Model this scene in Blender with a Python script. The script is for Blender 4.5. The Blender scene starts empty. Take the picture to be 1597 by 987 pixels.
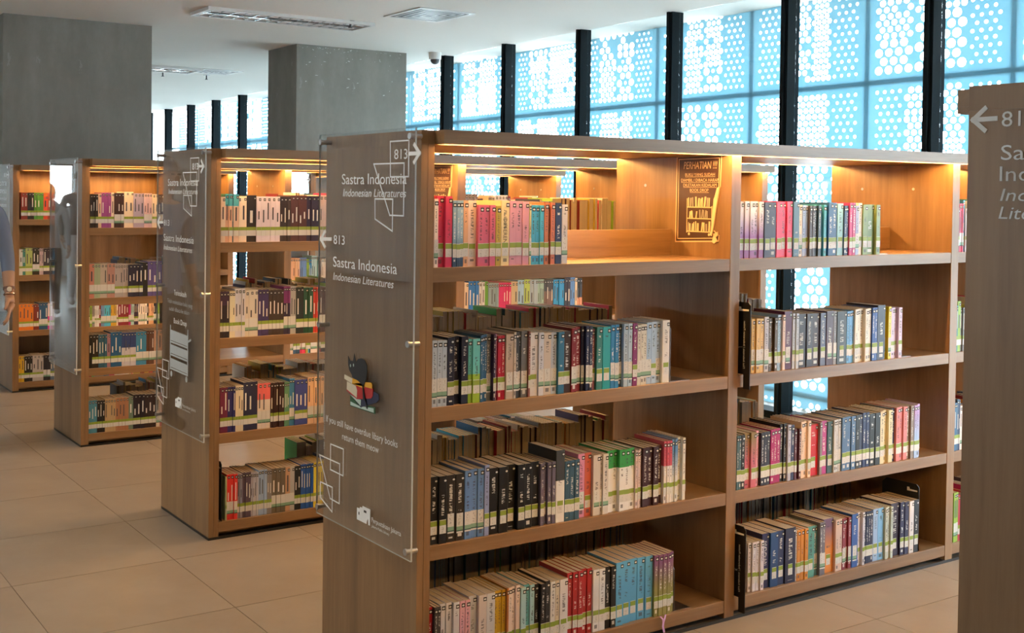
import bpy, bmesh, math, random
from mathutils import Vector, Matrix
S = bpy.context.scene
COL = S.collection
R = random.Random(7)

# ------------------------------------------------------------------ camera
cam = bpy.data.cameras.new('camera'); camo = bpy.data.objects.new('camera', cam); COL.objects.link(camo)
YAW, PIT, ROL = (math.radians(a) for a in (-30.4667, -1.2379, 0.5884))
fwd = Vector((-math.sin(YAW)*math.cos(PIT), math.cos(YAW)*math.cos(PIT), math.sin(PIT)))
r0 = Vector((math.cos(YAW), math.sin(YAW), 0)); u0 = r0.cross(fwd)
rt = r0*math.cos(ROL) + u0*math.sin(ROL); up = u0*math.cos(ROL) - r0*math.sin(ROL)
M = Matrix((rt, up, -fwd)).transposed().to_4x4(); M.translation = (-1.8848, -2.8278, 1.5549)
camo.matrix_world = M
cam.sensor_width = 36; cam.lens = 1749.0835*36/1597
cam.shift_x = 240.7651/1597; cam.shift_y = -153.6519/1597
cam.clip_start = .05; cam.clip_end = 200
S.camera = camo
# ------------------------------------------------------------------ world, exposure
SKY = 6.5
wd = bpy.data.worlds.new('overcast_sky'); S.world = wd; wd.use_nodes = True
bg = wd.node_tree.nodes['Background']; bg.inputs[0].default_value = (.93, .975, 1, 1); bg.inputs[1].default_value = SKY
S.view_settings.view_transform = 'Standard'; S.view_settings.look = 'None'
S.view_settings.exposure = 1.65; S.view_settings.gamma = 1.0; S.view_settings.use_curve_mapping = False
LED = 76.0; ROOM_FILL = 7.5; AISLE_FILL = 1.0
try:
    S.cycles.max_bounces = 10; S.cycles.diffuse_bounces = 3; S.cycles.transparent_max_bounces = 16
    S.cycles.sample_clamp_indirect = 6.0; S.cycles.caustics_reflective = False; S.cycles.caustics_refractive = False
except Exception:
    pass

# ------------------------------------------------------------------ helpers
def lin(h):
    out = []
    for i in (0, 2, 4):
        c = int(h[i:i+2], 16)/255
        out.append(c/12.92 if c <= .04045 else ((c+.055)/1.055)**2.4)
    return tuple(out)

class Mat:
    def __init__(s, name):
        s.m = bpy.data.materials.new(name); s.m.use_nodes = True
        s.t = s.m.node_tree; s.n = s.t.nodes; s.b = s.n['Principled BSDF']; s.out = s.n['Material Output']
    def node(s, typ, **kw):
        n = s.n.new(typ)
        for k, v in kw.items(): setattr(n, k, v)
        return n
    def link(s, a, b): s.t.links.new(a, b)
    def set(s, n, i, v):
        if hasattr(v, 'is_output'): s.link(v, n.inputs[i])
        else: n.inputs[i].default_value = v
    def math(s, op, a, b=0.0, c=0.0, clamp=False):
        n = s.node('ShaderNodeMath', operation=op, use_clamp=clamp)
        for i, v in enumerate((a, b, c)): s.set(n, i, v)
        return n.outputs[0]
    def mix(s, f, a, b, blend='MIX'):
        n = s.node('ShaderNodeMix', data_type='RGBA', blend_type=blend)
        s.set(n, 0, f); s.set(n, 6, a if hasattr(a, 'is_output') else (*a[:3], 1)); s.set(n, 7, b if hasattr(b, 'is_output') else (*b[:3], 1))
        return n.outputs[2]
    def noise(s, scale, vec=None, detail=4, rough=.55):
        n = s.node('ShaderNodeTexNoise'); n.inputs['Scale'].default_value = scale; n.inputs['Detail'].default_value = detail; n.inputs['Roughness'].default_value = rough
        if vec is not None: s.link(vec, n.inputs['Vector'])
        return n.outputs['Fac']
    def coords(s, which='Object', scale=(1, 1, 1), loc=(0, 0, 0)):
        c = s.node('ShaderNodeTexCoord'); mp = s.node('ShaderNodeMapping')
        mp.inputs['Scale'].default_value = scale; mp.inputs['Location'].default_value = loc
        s.link(c.outputs[which], mp.inputs[0]); return mp.outputs[0]
    def sep(s, which='Generated'):
        c = s.node('ShaderNodeTexCoord'); x = s.node('ShaderNodeSeparateXYZ'); s.link(c.outputs[which], x.inputs[0]); return x.outputs
    def ramp(s, f, stops):
        n = s.node('ShaderNodeValToRGB'); e = n.color_ramp.elements
        while len(e) < len(stops): e.new(.5)
        for k, (p, c) in zip(e, stops): k.position = p; k.color = (*c, 1) if len(c) == 3 else c
        s.link(f, n.inputs[0]); return n.outputs[0]
    def bump(s, h, strength=.2, dist=.01):
        n = s.node('ShaderNodeBump'); n.inputs['Strength'].default_value = strength; n.inputs['Distance'].default_value = dist
        s.link(h, n.inputs['Height']); s.link(n.outputs[0], s.b.inputs['Normal'])
    def attr(s, name, kind='OBJECT'):
        return s.node('ShaderNodeAttribute', attribute_type=kind, attribute_name=name)
    def base(s, c, rough=.5, metal=0.0, spec=None):
        s.set(s.b, 'Base Color', c if hasattr(c, 'is_output') else (*c[:3], 1))
        s.set(s.b, 'Roughness', rough); s.set(s.b, 'Metallic', metal)
        if spec is not None: s.set(s.b, 'Specular IOR Level', spec)
        return s

def simple(name, c, rough=.5, metal=0.0, spec=None):
    m = Mat(name)
    n = m.noise(14, m.coords(), 3)
    m.base(m.mix(m.math('MULTIPLY', n, .22), c, tuple(v*.8 for v in c)), rough, metal, spec)
    return m.m

def wood(name, sc):
    m = Mat(name)
    oi = m.node('ShaderNodeObjectInfo')
    v = m.coords('Object', sc)
    ad = m.node('ShaderNodeVectorMath', operation='ADD'); m.link(v, ad.inputs[0])
    cm = m.node('ShaderNodeCombineXYZ')
    for i in range(3): m.link(m.math('MULTIPLY', oi.outputs['Random'], 37.0+i*11), cm.inputs[i])
    m.link(cm.outputs[0], ad.inputs[1])
    n1 = m.noise(1.3, ad.outputs[0], 5, .6); n2 = m.noise(9, ad.outputs[0], 3, .7)
    f = m.math('ADD', m.math('MULTIPLY', n1, .75), m.math('MULTIPLY', n2, .25))
    c = m.ramp(f, [(.3, (.155, .083, .036)), (.5, (.24, .135, .060)), (.72, (.325, .192, .090))])
    m.base(c, .38, 0, .5); m.bump(n2, .06, .002)
    return m.m
WV = wood('oak_veneer_vertical', (9, 9, .55)); WH = wood('oak_veneer_horizontal', (.55, 9, 9))
m = Mat('ceiling_paint'); n = m.noise(1.1, m.coords(), 3)
m.base(m.mix(n, (.74, .715, .665), (.78, .755, .705)), .85); CEIL = m.m
m = Mat('concrete'); v = m.coords('Object', (1.6, 1.6, .55)); n1 = m.noise(1.6, v, 6, .62); n2 = m.noise(16, m.coords(), 5, .65)
v3 = m.coords('Object', (4, 4, 1.5)); n3 = m.noise(2.2, v3, 4, .7)
c = m.ramp(n1, [(.3, (.19, .182, .156)), (.55, (.255, .245, .216)), (.75, (.33, .32, .29))])
c = m.mix(m.math('MULTIPLY', m.math('GREATER_THAN', n3, .66), .35), c, (.42, .42, .4))
m.base(m.mix(m.math('MULTIPLY', n2, .35), c, (.14, .138, .125)), .8); m.bump(n2, .15, .004); CONC = m.m
m = Mat('scuff_white'); m.base((.62, .62, .6), .9); SCUFF = m.m
def tilecol(m):
    oi = m.node('ShaderNodeObjectInfo'); n1 = m.noise(2.3, m.coords('Object'), 5, .6); n2 = m.noise(30, m.coords('Object'), 3)
    c = m.ramp(n1, [(.3, (.205, .170, .140)), (.7, (.275, .237, .202))])
    c = m.mix(m.math('MULTIPLY', n2, .25), c, (.205, .175, .15))
    return m.mix(m.math('MULTIPLY', oi.outputs['Random'], .25), c, (.24, .2, .165))
m = Mat('floor_tile'); m.base(tilecol(m), .42, 0, .4); TILE = m.m
GROUT = simple('grout', (.13, .11, .095), .9)
m = Mat('far_tile'); br = m.node('ShaderNodeTexBrick'); br.offset = 0; br.inputs['Mortar Size'].default_value = .004; br.inputs['Brick Width'].default_value = .675; br.inputs['Row Height'].default_value = .626
m.link(m.coords('Object', (1, 1, 1), (.152, .258, 0)), br.inputs[0]); br.inputs['Mortar'].default_value = (.13, .11, .095, 1)
m.link(tilecol(m), br.inputs['Color1']); m.link(tilecol(m), br.inputs['Color2']); m.base(br.outputs[0], .42, 0, .4); FARTILE = m.m
PLASTER = simple('wall_paint', (.55, .545, .53), .85)
MULL = simple('black_aluminium', (.005, .010, .013), .7, 0, .12)
STEEL = simple('brushed_steel', (.45, .45, .46), .3, 1.0)
DARKST = simple('dark_steel', (.10, .10, .105), .35, .8)
WHITE = simple('white_enamel', (.72, .72, .70), .4)
BLACK = simple('black_plate', (.009, .009, .010), .35)
LETTER = simple('white_vinyl', (.78, .80, .80), .55)
GREYINK = simple('grey_vinyl', (.42, .45, .46), .6)

def emis(name, c, st):
    m = Mat(name); m.set(m.b, 'Base Color', (.8, .8, .8, 1)); m.set(m.b, 'Emission Color', (*c, 1)); m.set(m.b, 'Emission Strength', st); return m.m
LEDM = emis('led_strip', (1, .55, .17), LED)
def sheet(name, tint, ior, rough=.02, boost=1.0):
    m = Mat(name); m.n.remove(m.b)
    tr = m.node('ShaderNodeBsdfTransparent'); tr.inputs[0].default_value = (*tint, 1)
    gl = m.node('ShaderNodeBsdfGlossy'); gl.inputs['Roughness'].default_value = rough; gl.inputs[0].default_value = (1, 1, 1, 1)
    fr = m.node('ShaderNodeFresnel'); ge = m.node('ShaderNodeNewGeometry'); m.link(m.math('ADD', m.math('MULTIPLY', ge.outputs['Backfacing'], 1/ior-ior), ior), fr.inputs[0])
    mx = m.node('ShaderNodeMixShader'); m.link(m.math('MULTIPLY', fr.outputs[0], boost, clamp=True), mx.inputs[0]); m.link(tr.outputs[0], mx.inputs[1]); m.link(gl.outputs[0], mx.inputs[2])
    m.link(mx.outputs[0], m.out.inputs[0]); return m.m
GLASS = sheet('window_glass', (.93, .98, 1), 1.45)
ACRYL = sheet('clear_acrylic', (.95, .965, .965), 1.5, .015, 1.25)
CUPM = sheet('clear_plastic', (.85, .88, .9), 1.4, .08, 1.0)
ACEDGE = simple('acrylic_edge', (.55, .6, .6), .25)
def translucent(name, a, b):
    m = Mat(name); m.n.remove(m.b)
    tb = m.node('ShaderNodeBsdfTranslucent'); db = m.node('ShaderNodeBsdfDiffuse'); n = m.noise(1.2, m.coords(), 4)
    m.link(m.mix(n, a, b), tb.inputs[0]); db.inputs[0].default_value = (.2, .35, .42, 1)
    ad = m.node('ShaderNodeAddShader'); m.link(tb.outputs[0], ad.inputs[0]); m.link(db.outputs[0], ad.inputs[1]); m.link(ad.outputs[0], m.out.inputs[0]); return m.m
SCREEN = translucent('perforated_screen', (.017, .047, .066), (.031, .070, .092))  # translucent blue stands in for glare and haze on the backlit sheet
RAIL = translucent('translucent_rail', (.02, .05, .07), (.03, .07, .09))  # same glare colour on the joint rails

# book materials --------------------------------------------------
m = Mat('paperback_cover')
x, y, z = m.sep()
c1 = m.attr('c1').outputs['Color']; c2 = m.attr('c2').outputs['Color']; c3 = m.attr('c3').outputs['Color']
sp = m.attr('split').outputs['Fac']; so = m.attr('soft').outputs['Fac']; sd = m.attr('seed').outputs['Fac']; wd_ = m.attr('width').outputs['Fac']
f = m.math('DIVIDE', m.math('SUBTRACT', z, m.math('SUBTRACT', sp, so)), m.math('MULTIPLY', so, 2.0), clamp=True)
c = m.mix(f, c1, c2)
cb = m.node('ShaderNodeCombineXYZ'); m.link(m.math('MULTIPLY', x, 2.2), cb.inputs[0]); m.link(m.math('MULTIPLY', z, 60.0), cb.inputs[1]); m.link(sd, cb.inputs[2])
tn = m.noise(1.0, cb.outputs[0], 2, .5)
cb2 = m.node('ShaderNodeCombineXYZ'); m.link(m.math('MULTIPLY', z, 3.2), cb2.inputs[1]); m.link(sd, cb2.inputs[2])
tl = m.noise(1.0, cb2.outputs[0], 1)
inx = m.math('LESS_THAN', m.math('ABSOLUTE', m.math('SUBTRACT', x, .5)), .17)
inz = m.math('MULTIPLY', m.math('LESS_THAN', z, .86), m.math('GREATER_THAN', z, .42))
on = m.math('MULTIPLY', m.math('MULTIPLY', inx, inz), m.math('MULTIPLY', m.math('GREATER_THAN', tn, .52), m.math('GREATER_THAN', tl, .46)))
ob = m.math('MULTIPLY', m.math('MULTIPLY', m.math('LESS_THAN', z, .11), m.math('GREATER_THAN', z, .05)), m.math('LESS_THAN', m.math('ABSOLUTE', m.math('SUBTRACT', x, .5)), .22))
on = m.math('MULTIPLY', m.math('MAXIMUM', on, m.math('MULTIPLY', ob, m.math('GREATER_THAN', tl, .5))), m.math('LESS_THAN', y, .02))
c = m.mix(m.math('MULTIPLY', on, .75), c, c3)
m.base(c, .38, 0, .4); COVER = m.m
m = Mat('book_pages'); v = m.coords('Object', (900, 3, 3)); n = m.noise(1, v, 2)
m.base(m.mix(n, (.42, .33, .225), (.55, .455, .34)), .9); PAGES = m.m
def labelmat(name, w):
    m = Mat(name); x, y, z = m.sep()
    cb = m.node('ShaderNodeCombineXYZ'); m.link(m.math('MULTIPLY', x, 5.0), cb.inputs[0]); m.link(m.math('MULTIPLY', z, 9.0), cb.inputs[1])
    oi = m.node('ShaderNodeObjectInfo'); m.link(m.math('MULTIPLY', oi.outputs['Random'], 50.0), cb.inputs[2])
    n = m.noise(1.4, cb.outputs[0], 2)
    ink = m.math('MULTIPLY', m.math('GREATER_THAN', n, .58), m.math('LESS_THAN', m.math('ABSOLUTE', m.math('SUBTRACT', x, .5)), .22))
    wh = (.62, .62, .60)
    if w:
        ink = m.math('MULTIPLY', ink, m.math('GREATER_THAN', z, .4))
        c = m.mix(m.math('MULTIPLY', ink, .6), wh, (.08, .08, .09))
        c = m.mix(m.math('LESS_THAN', z, .33), c, (.20, .36, .25)); c = m.mix(m.math('LESS_THAN', z, .14), c, (.03, .10, .075)); c = m.mix(m.math('LESS_THAN', z, .08), c, wh)
    else:
        ink = m.math('MULTIPLY', ink, m.math('LESS_THAN', z, .5))
        c = m.mix(m.math('MULTIPLY', ink, .45), wh, (.1, .1, .1))
        c = m.mix(m.math('GREATER_THAN', z, .6), c, (.235, .335, .035)); c = m.mix(m.math('GREATER_THAN', z, .965), c, wh)
    m.base(c, .5); return m.m
LABG = labelmat('call_number_label_green', False); LABW = labelmat('call_number_label_white', True)
m = Mat('genre_tab'); x, y, z = m.sep()
d = m.math('ADD', m.math('POWER', m.math('MULTIPLY', m.math('SUBTRACT', x, .5), 2.9), 2.0), m.math('POWER', m.math('MULTIPLY', m.math('SUBTRACT', z, .48), 4.2), 2.0))
m.base(m.mix(m.math('LESS_THAN', d, 1.0), (.012, .012, .014), (.7, .7, .68)), .5); TAB = m.m
m = Mat('shelved_books'); m.base(m.attr('Col', 'GEOMETRY').outputs['Color'], .5); STUFFB = m.m

# mesh helpers ----------------------------------------------------
def mesh(name, verts, faces, mats, parent=None, loc=(0, 0, 0), rotz=0, idx=None):
    me = bpy.data.meshes.new(name); me.from_pydata(verts, [], faces)
    for mm in (mats if isinstance(mats, (list, tuple)) else [mats]): me.materials.append(mm)
    if idx: me.polygons.foreach_set('material_index', idx)
    me.update()
    return inst(name, me, parent, loc, rotz)
def inst(name, me, parent=None, loc=(0, 0, 0), rotz=0):
    o = bpy.data.objects.new(name, me); COL.objects.link(o); o.location = loc; o.rotation_euler = (0, 0, rotz)
    if parent is not None: o.parent = parent
    return o
def empty(name, loc=(0, 0, 0), rotz=0, parent=None):
    o = bpy.data.objects.new(name, None); COL.objects.link(o); o.location = loc; o.rotation_euler = (0, 0, rotz); o.empty_display_size = .05
    if parent is not None: o.parent = parent
    return o
def tag(o, label=None, cat=None, group=None, kind=None):
    for k, v in (('label', label), ('category', cat), ('group', group), ('kind', kind)):
        if v: o[k] = v
    return o
class B:
    """collects boxes / prisms into one mesh"""
    def __init__(s): s.v = []; s.f = []; s.i = []
    def box(s, a, b, mi=0):
        n = len(s.v); (x0, y0, z0), (x1, y1, z1) = a, b
        s.v += [(x0, y0, z0), (x1, y0, z0), (x1, y1, z0), (x0, y1, z0), (x0, y0, z1), (x1, y0, z1), (x1, y1, z1), (x0, y1, z1)]
        s.f += [tuple(n+k for k in q) for q in ((0, 3, 2, 1), (4, 5, 6, 7), (0, 1, 5, 4), (1, 2, 6, 5), (2, 3, 7, 6), (3, 0, 4, 7))]; s.i += [mi]*6
        return s
    def prism(s, pts, ext, mi=0):
        """pts: 3-D polygon, ext: extrusion vector"""
        n = len(s.v); k = len(pts); e = Vector(ext)
        s.v += [tuple(p) for p in pts] + [tuple(Vector(p)+e) for p in pts]
        s.f += [tuple(range(n+k-1, n-1, -1)), tuple(range(n+k, n+2*k))] + [(n+i, n+(i+1) % k, n+k+(i+1) % k, n+k+i) for i in range(k)]
        s.i += [mi]*(k+2); return s
    def tube(s, p, q, r, r2=None, n=12, mi=0, cap=True):
        p, q = Vector(p), Vector(q); r2 = r if r2 is None else r2; d = (q-p).normalized()
        a = d.orthogonal().normalized(); b = d.cross(a); k = len(s.v)
        for c, rr in ((p, r), (q, r2)):
            s.v += [tuple(c + a*rr*math.cos(t*2*math.pi/n) + b*rr*math.sin(t*2*math.pi/n)) for t in range(n)]
        s.f += [(k+i, k+(i+1) % n, k+n+(i+1) % n, k+n+i) for i in range(n)]
        if cap: s.f += [tuple(range(k+n-1, k-1, -1)), tuple(range(k+n, k+2*n))]
        s.i += [mi]*(n + (2 if cap else 0)); return s
    def build(s, name, mats, parent=None, loc=(0, 0, 0), rotz=0): return mesh(name, s.v, s.f, mats, parent, loc, rotz, s.i)
def bevel(o, w=.002, seg=2):
    md = o.modifiers.new('edge', 'BEVEL'); md.width = w; md.segments = seg; md.limit_method = 'ANGLE'; return o
def boxo(name, a, b, mat, parent=None, bev=0):
    """box object with its origin at its lower corner"""
    o = B().box((0, 0, 0), (b[0]-a[0], b[1]-a[1], b[2]-a[2])).build(name, mat, parent, a)
    if bev: bevel(o, bev)
    return o
# text on a plane whose viewer looks along +X (panel faces -X): u runs along -Y, v along Z
_cv = {}
def text_geo(s, shear=0.0, ext=.0):
    k = (s, shear)
    if k not in _cv:
        cu = bpy.data.curves.new('t', 'FONT'); cu.body = s; cu.shear = shear; cu.resolution_u = 3
        o = bpy.data.objects.new('t', cu); COL.objects.link(o)
        dg = bpy.context.evaluated_depsgraph_get(); me = bpy.data.meshes.new_from_object(o.evaluated_get(dg))
        _cv[k] = ([tuple(v.co) for v in me.vertices], [tuple(p.vertices) for p in me.polygons])
        bpy.data.objects.remove(o); bpy.data.curves.remove(cu); bpy.data.meshes.remove(me)
    return _cv[k]
CAP = .729
def text(name, s, parent, X, y0, y1, z0, cap, mat=None, shear=0.0, th=.0008):
    """s from y0 (left as seen) to y1 along -Y, baseline z0, capital height cap"""
    v, f = text_geo(s, shear)
    xs = [p[0] for p in v]; a, b = min(xs), max(xs)
    sx = abs(y0-y1)/(b-a); sy = cap/CAP; sg = -1 if y0 > y1 else 1
    vv = [(X-th, y0 + sg*(p[0]-a)*sx, z0 + p[1]*sy) for p in v]
    me = [vv, f]
    return mesh(name, vv, f, mat or LETTER, parent)
def strokes(b, pts, w, X, th=.001, closed=True):
    """outline strip in the Y-Z plane at X"""
    P = [Vector((0, p[0], p[1])) for p in pts]; n = len(P)
    for i in range(n if closed else n-1):
        p, q = P[i], P[(i+1) % n]; d = (q-p).normalized(); nn = Vector((0, -d.z, d.y))*w/2; e = d*w/2
        b.prism([(X, *(c)[1:]) for c in ((p-e-nn), (q+e-nn), (q+e+nn), (p-e+nn))], (-th, 0, 0))
    return b
def poly(b, pts, X, th, mi=0): return b.prism([(X, p[0], p[1]) for p in pts], (-th, 0, 0), mi)

# ------------------------------------------------------------------ setting
ZC, XW, WT = 3.005, 4.6032, math.radians(-2.331)   # ceiling height; window wall passes (XW, 0), turned by WT
def struct(o): o['kind'] = 'structure'; return o
PX, PY, GX, GY = .675, .626, -.152, -.258
fl = struct(B().box((-9.2, -7, -.12), (5.6, 17.8, -.0045)).build('floor', FARTILE))
bed = boxo('tile_bed', (GX-3*PX, GY-4*PY, -.0044), (GX+7*PX, GY+13*PY, -.0030), GROUT, fl)
tm = B().box((.0015, .0015, -.0028), (PX-.0015, PY-.0015, 0)); tme = None
for i in range(-3, 7):
    for j in range(-4, 13):
        lc = (GX+i*PX, GY+j*PY, 0)
        if tme is None:
            o = tm.build('tile', TILE, fl, lc); tme = o.data
        else: inst('tile', tme, fl, lc)
struct(boxo('ceiling', (-9.2, -7, ZC), (5.6, 17.8, ZC+.12), CEIL))
struct(boxo('wall_back', (-9.2, -7.2, 0), (5.6, -7, ZC), PLASTER))
wf = struct(B().box((-9.2, 17.5, 0), (-3.90, 17.7, ZC)).box((-2.63, 17.5, 0), (5.6, 17.7, ZC)).box((-3.90, 17.5, 0), (-2.63, 17.7, 1.25)).box((-3.90, 17.5, 2.04), (-2.63, 17.7, ZC)).build('wall_far', PLASTER))
w2 = struct(empty('window_2', (-3.90, 17.5, 1.25)))
boxo('pane', (0.02, .09, .02), (1.25, .096, .77), GLASS, w2)
B().box((0, .06, 0), (1.27, .12, .03)).box((0, .06, .76), (1.27, .12, .79)).box((0, .06, .03), (.03, .12, .76)).box((1.24, .06, .03), (1.27, .12, .76)).build('frame', MULL, w2)
# unseen left wall; window openings added and sized for fill daylight
wl = B(); LW = [(.8, 3.8), (8.6, 11.6)]; LZ0, LZ1 = 1.2, 1.9
ys = [-7.0] + [v for ab in LW for v in ab] + [17.5]
for k in range(0, len(ys), 2): wl.box((-9.2, ys[k], 0), (-9, ys[k+1], ZC))
for a, b in LW: wl.box((-9.2, a, 0), (-9, b, LZ0)).box((-9.2, a, LZ1), (-9, b, ZC))
struct(wl.build('wall_left', PLASTER))
for k, (a, b) in enumerate(LW):
    w = struct(empty('window_%d' % (k+3), (-9.1, a, LZ0)))
    fr = B().box((-.03, 0, 0), (.03, b-a, .05)).box((-.03, 0, LZ1-LZ0-.05), (.03, b-a, LZ1-LZ0))
    for t in range(4): fr.box((-.03, t*(b-a-.05)/3, .05), (.03, t*(b-a-.05)/3+.05, LZ1-LZ0-.05))
    fr.build('frame', MULL, w)
    for t in range(3): boxo('pane', (-.003, t*(b-a-.05)/3+.05, .05), (.003, (t+1)*(b-a-.05)/3, LZ1-LZ0-.05), GLASS, w)
# window wall
MY = [-3.14, -2.02, -.90, .22, 1.338, 2.434, 3.557, 4.665, 5.775, 6.863, 7.98, 9.10, 10.22, 11.35, 12.481, 13.581, 14.738, 15.896, 17.0]
wr = struct(boxo('wall_right', (XW-.29, -7, 0), (XW-.13, -3.26, ZC), PLASTER))
win = struct(empty('window_1', (XW, 0, 0), WT))
for yy in MY:
    o = B().box((-.055, -.032, .02), (.06, .032, ZC)).box((-.075, -.012, .02), (-.055, .012, ZC)).build('mullion', MULL, win, (0, yy, 0))
edges = [-3.3] + MY + [17.6]
for a, b in zip(edges, edges[1:]):
    boxo('pane', (.02, a+.033 if a != -3.3 else a, .04), (.026, b-.033 if b != 17.6 else b, ZC), GLASS, win)
boxo('sill', (-.06, -3.3, 0), (.1, 17.5, .05), MULL, win)
# perforated facade screen beyond the glass: real holes
def perforated(W, H, seed):
    """sheet with real holes: rectangular fields of large, medium and small holes in staggered rows"""
    rr = random.Random(seed); v = []; f = []
    NA = 10; mgy, mgz = .055, .045
    def quad(y0, z0, y1, z1):
        if y1-y0 < 1e-5 or z1-z0 < 1e-5: return
        n = len(v); v.extend([(y0, z0), (y1, z0), (y1, z1), (y0, z1)]); f.append((n, n+1, n+2, n+3))
    def cell(y0, z0, w, h, r):
        r = min(r, w*.485, h*.485)
        cy, cz = y0+w/2, z0+h/2
        if r <= 0: return quad(y0, z0, y0+w, z0+h)
        n = len(v)
        for k in range(NA):
            a = 2*math.pi*k/NA; c, s = math.cos(a), math.sin(a)
            t = min(w/2/abs(c) if abs(c) > 1e-6 else 9, h/2/abs(s) if abs(s) > 1e-6 else 9)
            v.append((cy+r*c, cz+r*s)); v.append((cy+t*c, cz+t*s))
        for k in range(NA):
            a, b = n+2*k, n+2*((k+1) % NA); f.append((a, a+1, b+1, b))
        aa = math.atan2(h, w)
        for q, ang in zip([(y0+w, z0+h), (y0, z0+h), (y0, z0), (y0+w, z0)], (aa, math.pi-aa, math.pi+aa, 2*math.pi-aa)):
            k = int(ang/(2*math.pi)*NA) % NA
            m_ = len(v); v.append(q); f.append((n+2*k+1, m_, n+2*((k+1) % NA)+1))
    KINDS_ = {'big': (.080, .062, .031), 'mid': (.056, .046, .0225), 'fine': (.050, .040, .0195), 'dot': (.058, .050, .0125)}
    def field(y0, z0, y1, z1, kind):
        p, q, r = KINDS_[kind]; nz = max(1, round((z1-z0)/q)); q = (z1-z0)/nz; ny = max(2, round((y1-y0)/p)); p = (y1-y0)/ny
        for j in range(nz):
            za = z0+j*q
            if j % 2: quad(y0, za, y0+p/2, za+q); quad(y1-p/2, za, y1, za+q)
            for i in range(ny-1 if j % 2 else ny):
                rad = r*(.9+.15*rr.random())
                if kind == 'big' and rr.random() < .05: rad = 0 if rr.random() < .5 else r*.5
                if kind == 'mid' and rr.random() < .03: rad = 0
                cell(y0+i*p+(p/2 if j % 2 else 0), za, p, q, rad)
    quad(0, 0, W, mgz); quad(0, H-mgz, W, H); quad(0, mgz, mgy, H-mgz); quad(W-mgy, mgz, W, H-mgz)
    side = rr.random(); c0 = mgy+(.2+.06*rr.random() if side < .65 else 0); c1 = W-mgy-(.18+.08*rr.random() if side > .35 else 0); cm = c0+(c1-c0)*(.35+.3*rr.random())
    if c0 > mgy: field(mgy, mgz, c0, H-mgz, 'dot')
    if c1 < W-mgy-.01: field(c1, mgz, W-mgy, H-mgz, 'dot')
    for ya, yb in ((c0, cm), (cm, c1)):
        z = mgz
        while z < H-mgz-.001:
            zb = min(H-mgz, z+.16+.32*rr.random())
            if H-mgz-zb < .12: zb = H-mgz
            field(ya, z, yb, zb, rr.choice(('big', 'big', 'mid', 'fine', 'mid'))); z = zb
    return [(0, a, b) for a, b in v], f
fs = struct(empty('trim_1', (XW+.45*math.cos(WT), .45*math.sin(WT), 0), WT))
PM = []
SW, SH = 1.035, 1.13
for k in range(6):
    vv, ff = perforated(SW-.004, SH-.004, 11+k)
    me = bpy.data.meshes.new('perforated_panel'); me.from_pydata(vv, [], ff); me.materials.append(SCREEN); PM.append(me)
for i in range(-3, 15):
    for j in range(-1, 3):
        me = PM[(i*5+j*7+i*j*3) % 6]
        inst('perforated_panel', me, fs, (0, 1.12+i*SW+.002, 2.36-SH*1+(j-1)*SH+.002))
rails = B(); zr = [2.36+(j-2)*SH for j in range(-1, 4)]
for i in range(-3, 15):
    for za, zb in zip(zr, zr[1:]): rails.box((.01, 1.12+i*SW-.018, za+.018), (.014, 1.12+i*SW+.018, zb-.018))
for zz in zr: rails.box((.01, -2.1, zz-.018), (.014, 17.4, zz+.018))
rails.build('support_rail', RAIL, fs)
# concrete columns
col = struct(boxo('column', (.273, 6.6, 0), (1.549, 7.25, ZC+.02), CONC))
col2 = struct(boxo('column', (3.133, 6.9, 0), (4.401, 7.53, ZC), CONC))
sc = B()
for k in range(60):
    xx = .03+R.random()*1.18; zz = 2.985-.45*R.random()**2.6; w = .004+.035*R.random()**3; a = R.uniform(-.6, .4); h_ = .002+.004*R.random()
    q = [(0, 0), (w*.6, -h_*.4), (w, h_*.2), (w*.7, h_), (w*.2, h_*1.2)]
    sc.prism([(xx+x_*math.cos(a)-z_*math.sin(a), .0004, zz+x_*math.sin(a)+z_*math.cos(a)) for x_, z_ in q], (0, -.0012, 0))
sc.build('plaster_scuff', SCUFF, col2)

struct(boxo('ground', (5.5, -60, -8.2), (70, 70, -8), simple('unseen_ground', (.5, .5, .48), .9)))  # unseen ground, added to cut sky light from below the horizon
# ceiling fittings
def ring(b, x0, y0, x1, y1, w, z0, z1, mi=0):
    b.box((x0, y0, z0), (x1, y0+w, z1), mi).box((x0, y1-w, z0), (x1, y1, z1), mi).box((x0, y0+w, z0), (x0+w, y1-w, z1), mi).box((x1-w, y0+w, z0), (x1, y1-w, z1), mi); return b
m = Mat('mirror_reflector'); m.base((.72, .74, .76), .16, 1.0); REFL = m.m
TUBE = simple('fluorescent_tube', (.75, .76, .74), .4)
def troffer(cx, cy, L, W, label):
    t = tag(empty('ceiling_light', (cx, cy, ZC)), label, 'ceiling light', 'recessed ceiling lights')
    ring(B(), -L/2, -W/2, L/2, W/2, .022, -.028, 0).build('frame', WHITE, t)
    B().box((-L/2+.02, -W/2+.02, -.006), (L/2-.02, W/2-.02, -.001)).build('reflector', REFL, t)
    for s in (-1, 1): B().tube((-L/2+.05, s*W*.22, -.016), (L/2-.05, s*W*.22, -.016), .008).build('tube', TUBE, t)
    me = None; n = 15
    for k in range(n):
        lc = (-L/2+.05+(L-.1)*k/(n-1), 0, -.006)
        if me is None:
            o = B().prism([(-.009, -W/2+.022, 0), (.009, -W/2+.022, 0), (.002, -W/2+.022, -.02), (-.002, -W/2+.022, -.02)], (0, W-.044, 0)).build('louvre_blade', REFL, t, lc); me = o.data
        else: inst('louvre_blade', me, t, lc)
    B().box((-L/2+.022, -.008, -.026), (L/2-.022, .008, -.006)).build('louvre_spine', REFL, t)
    return t
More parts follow.
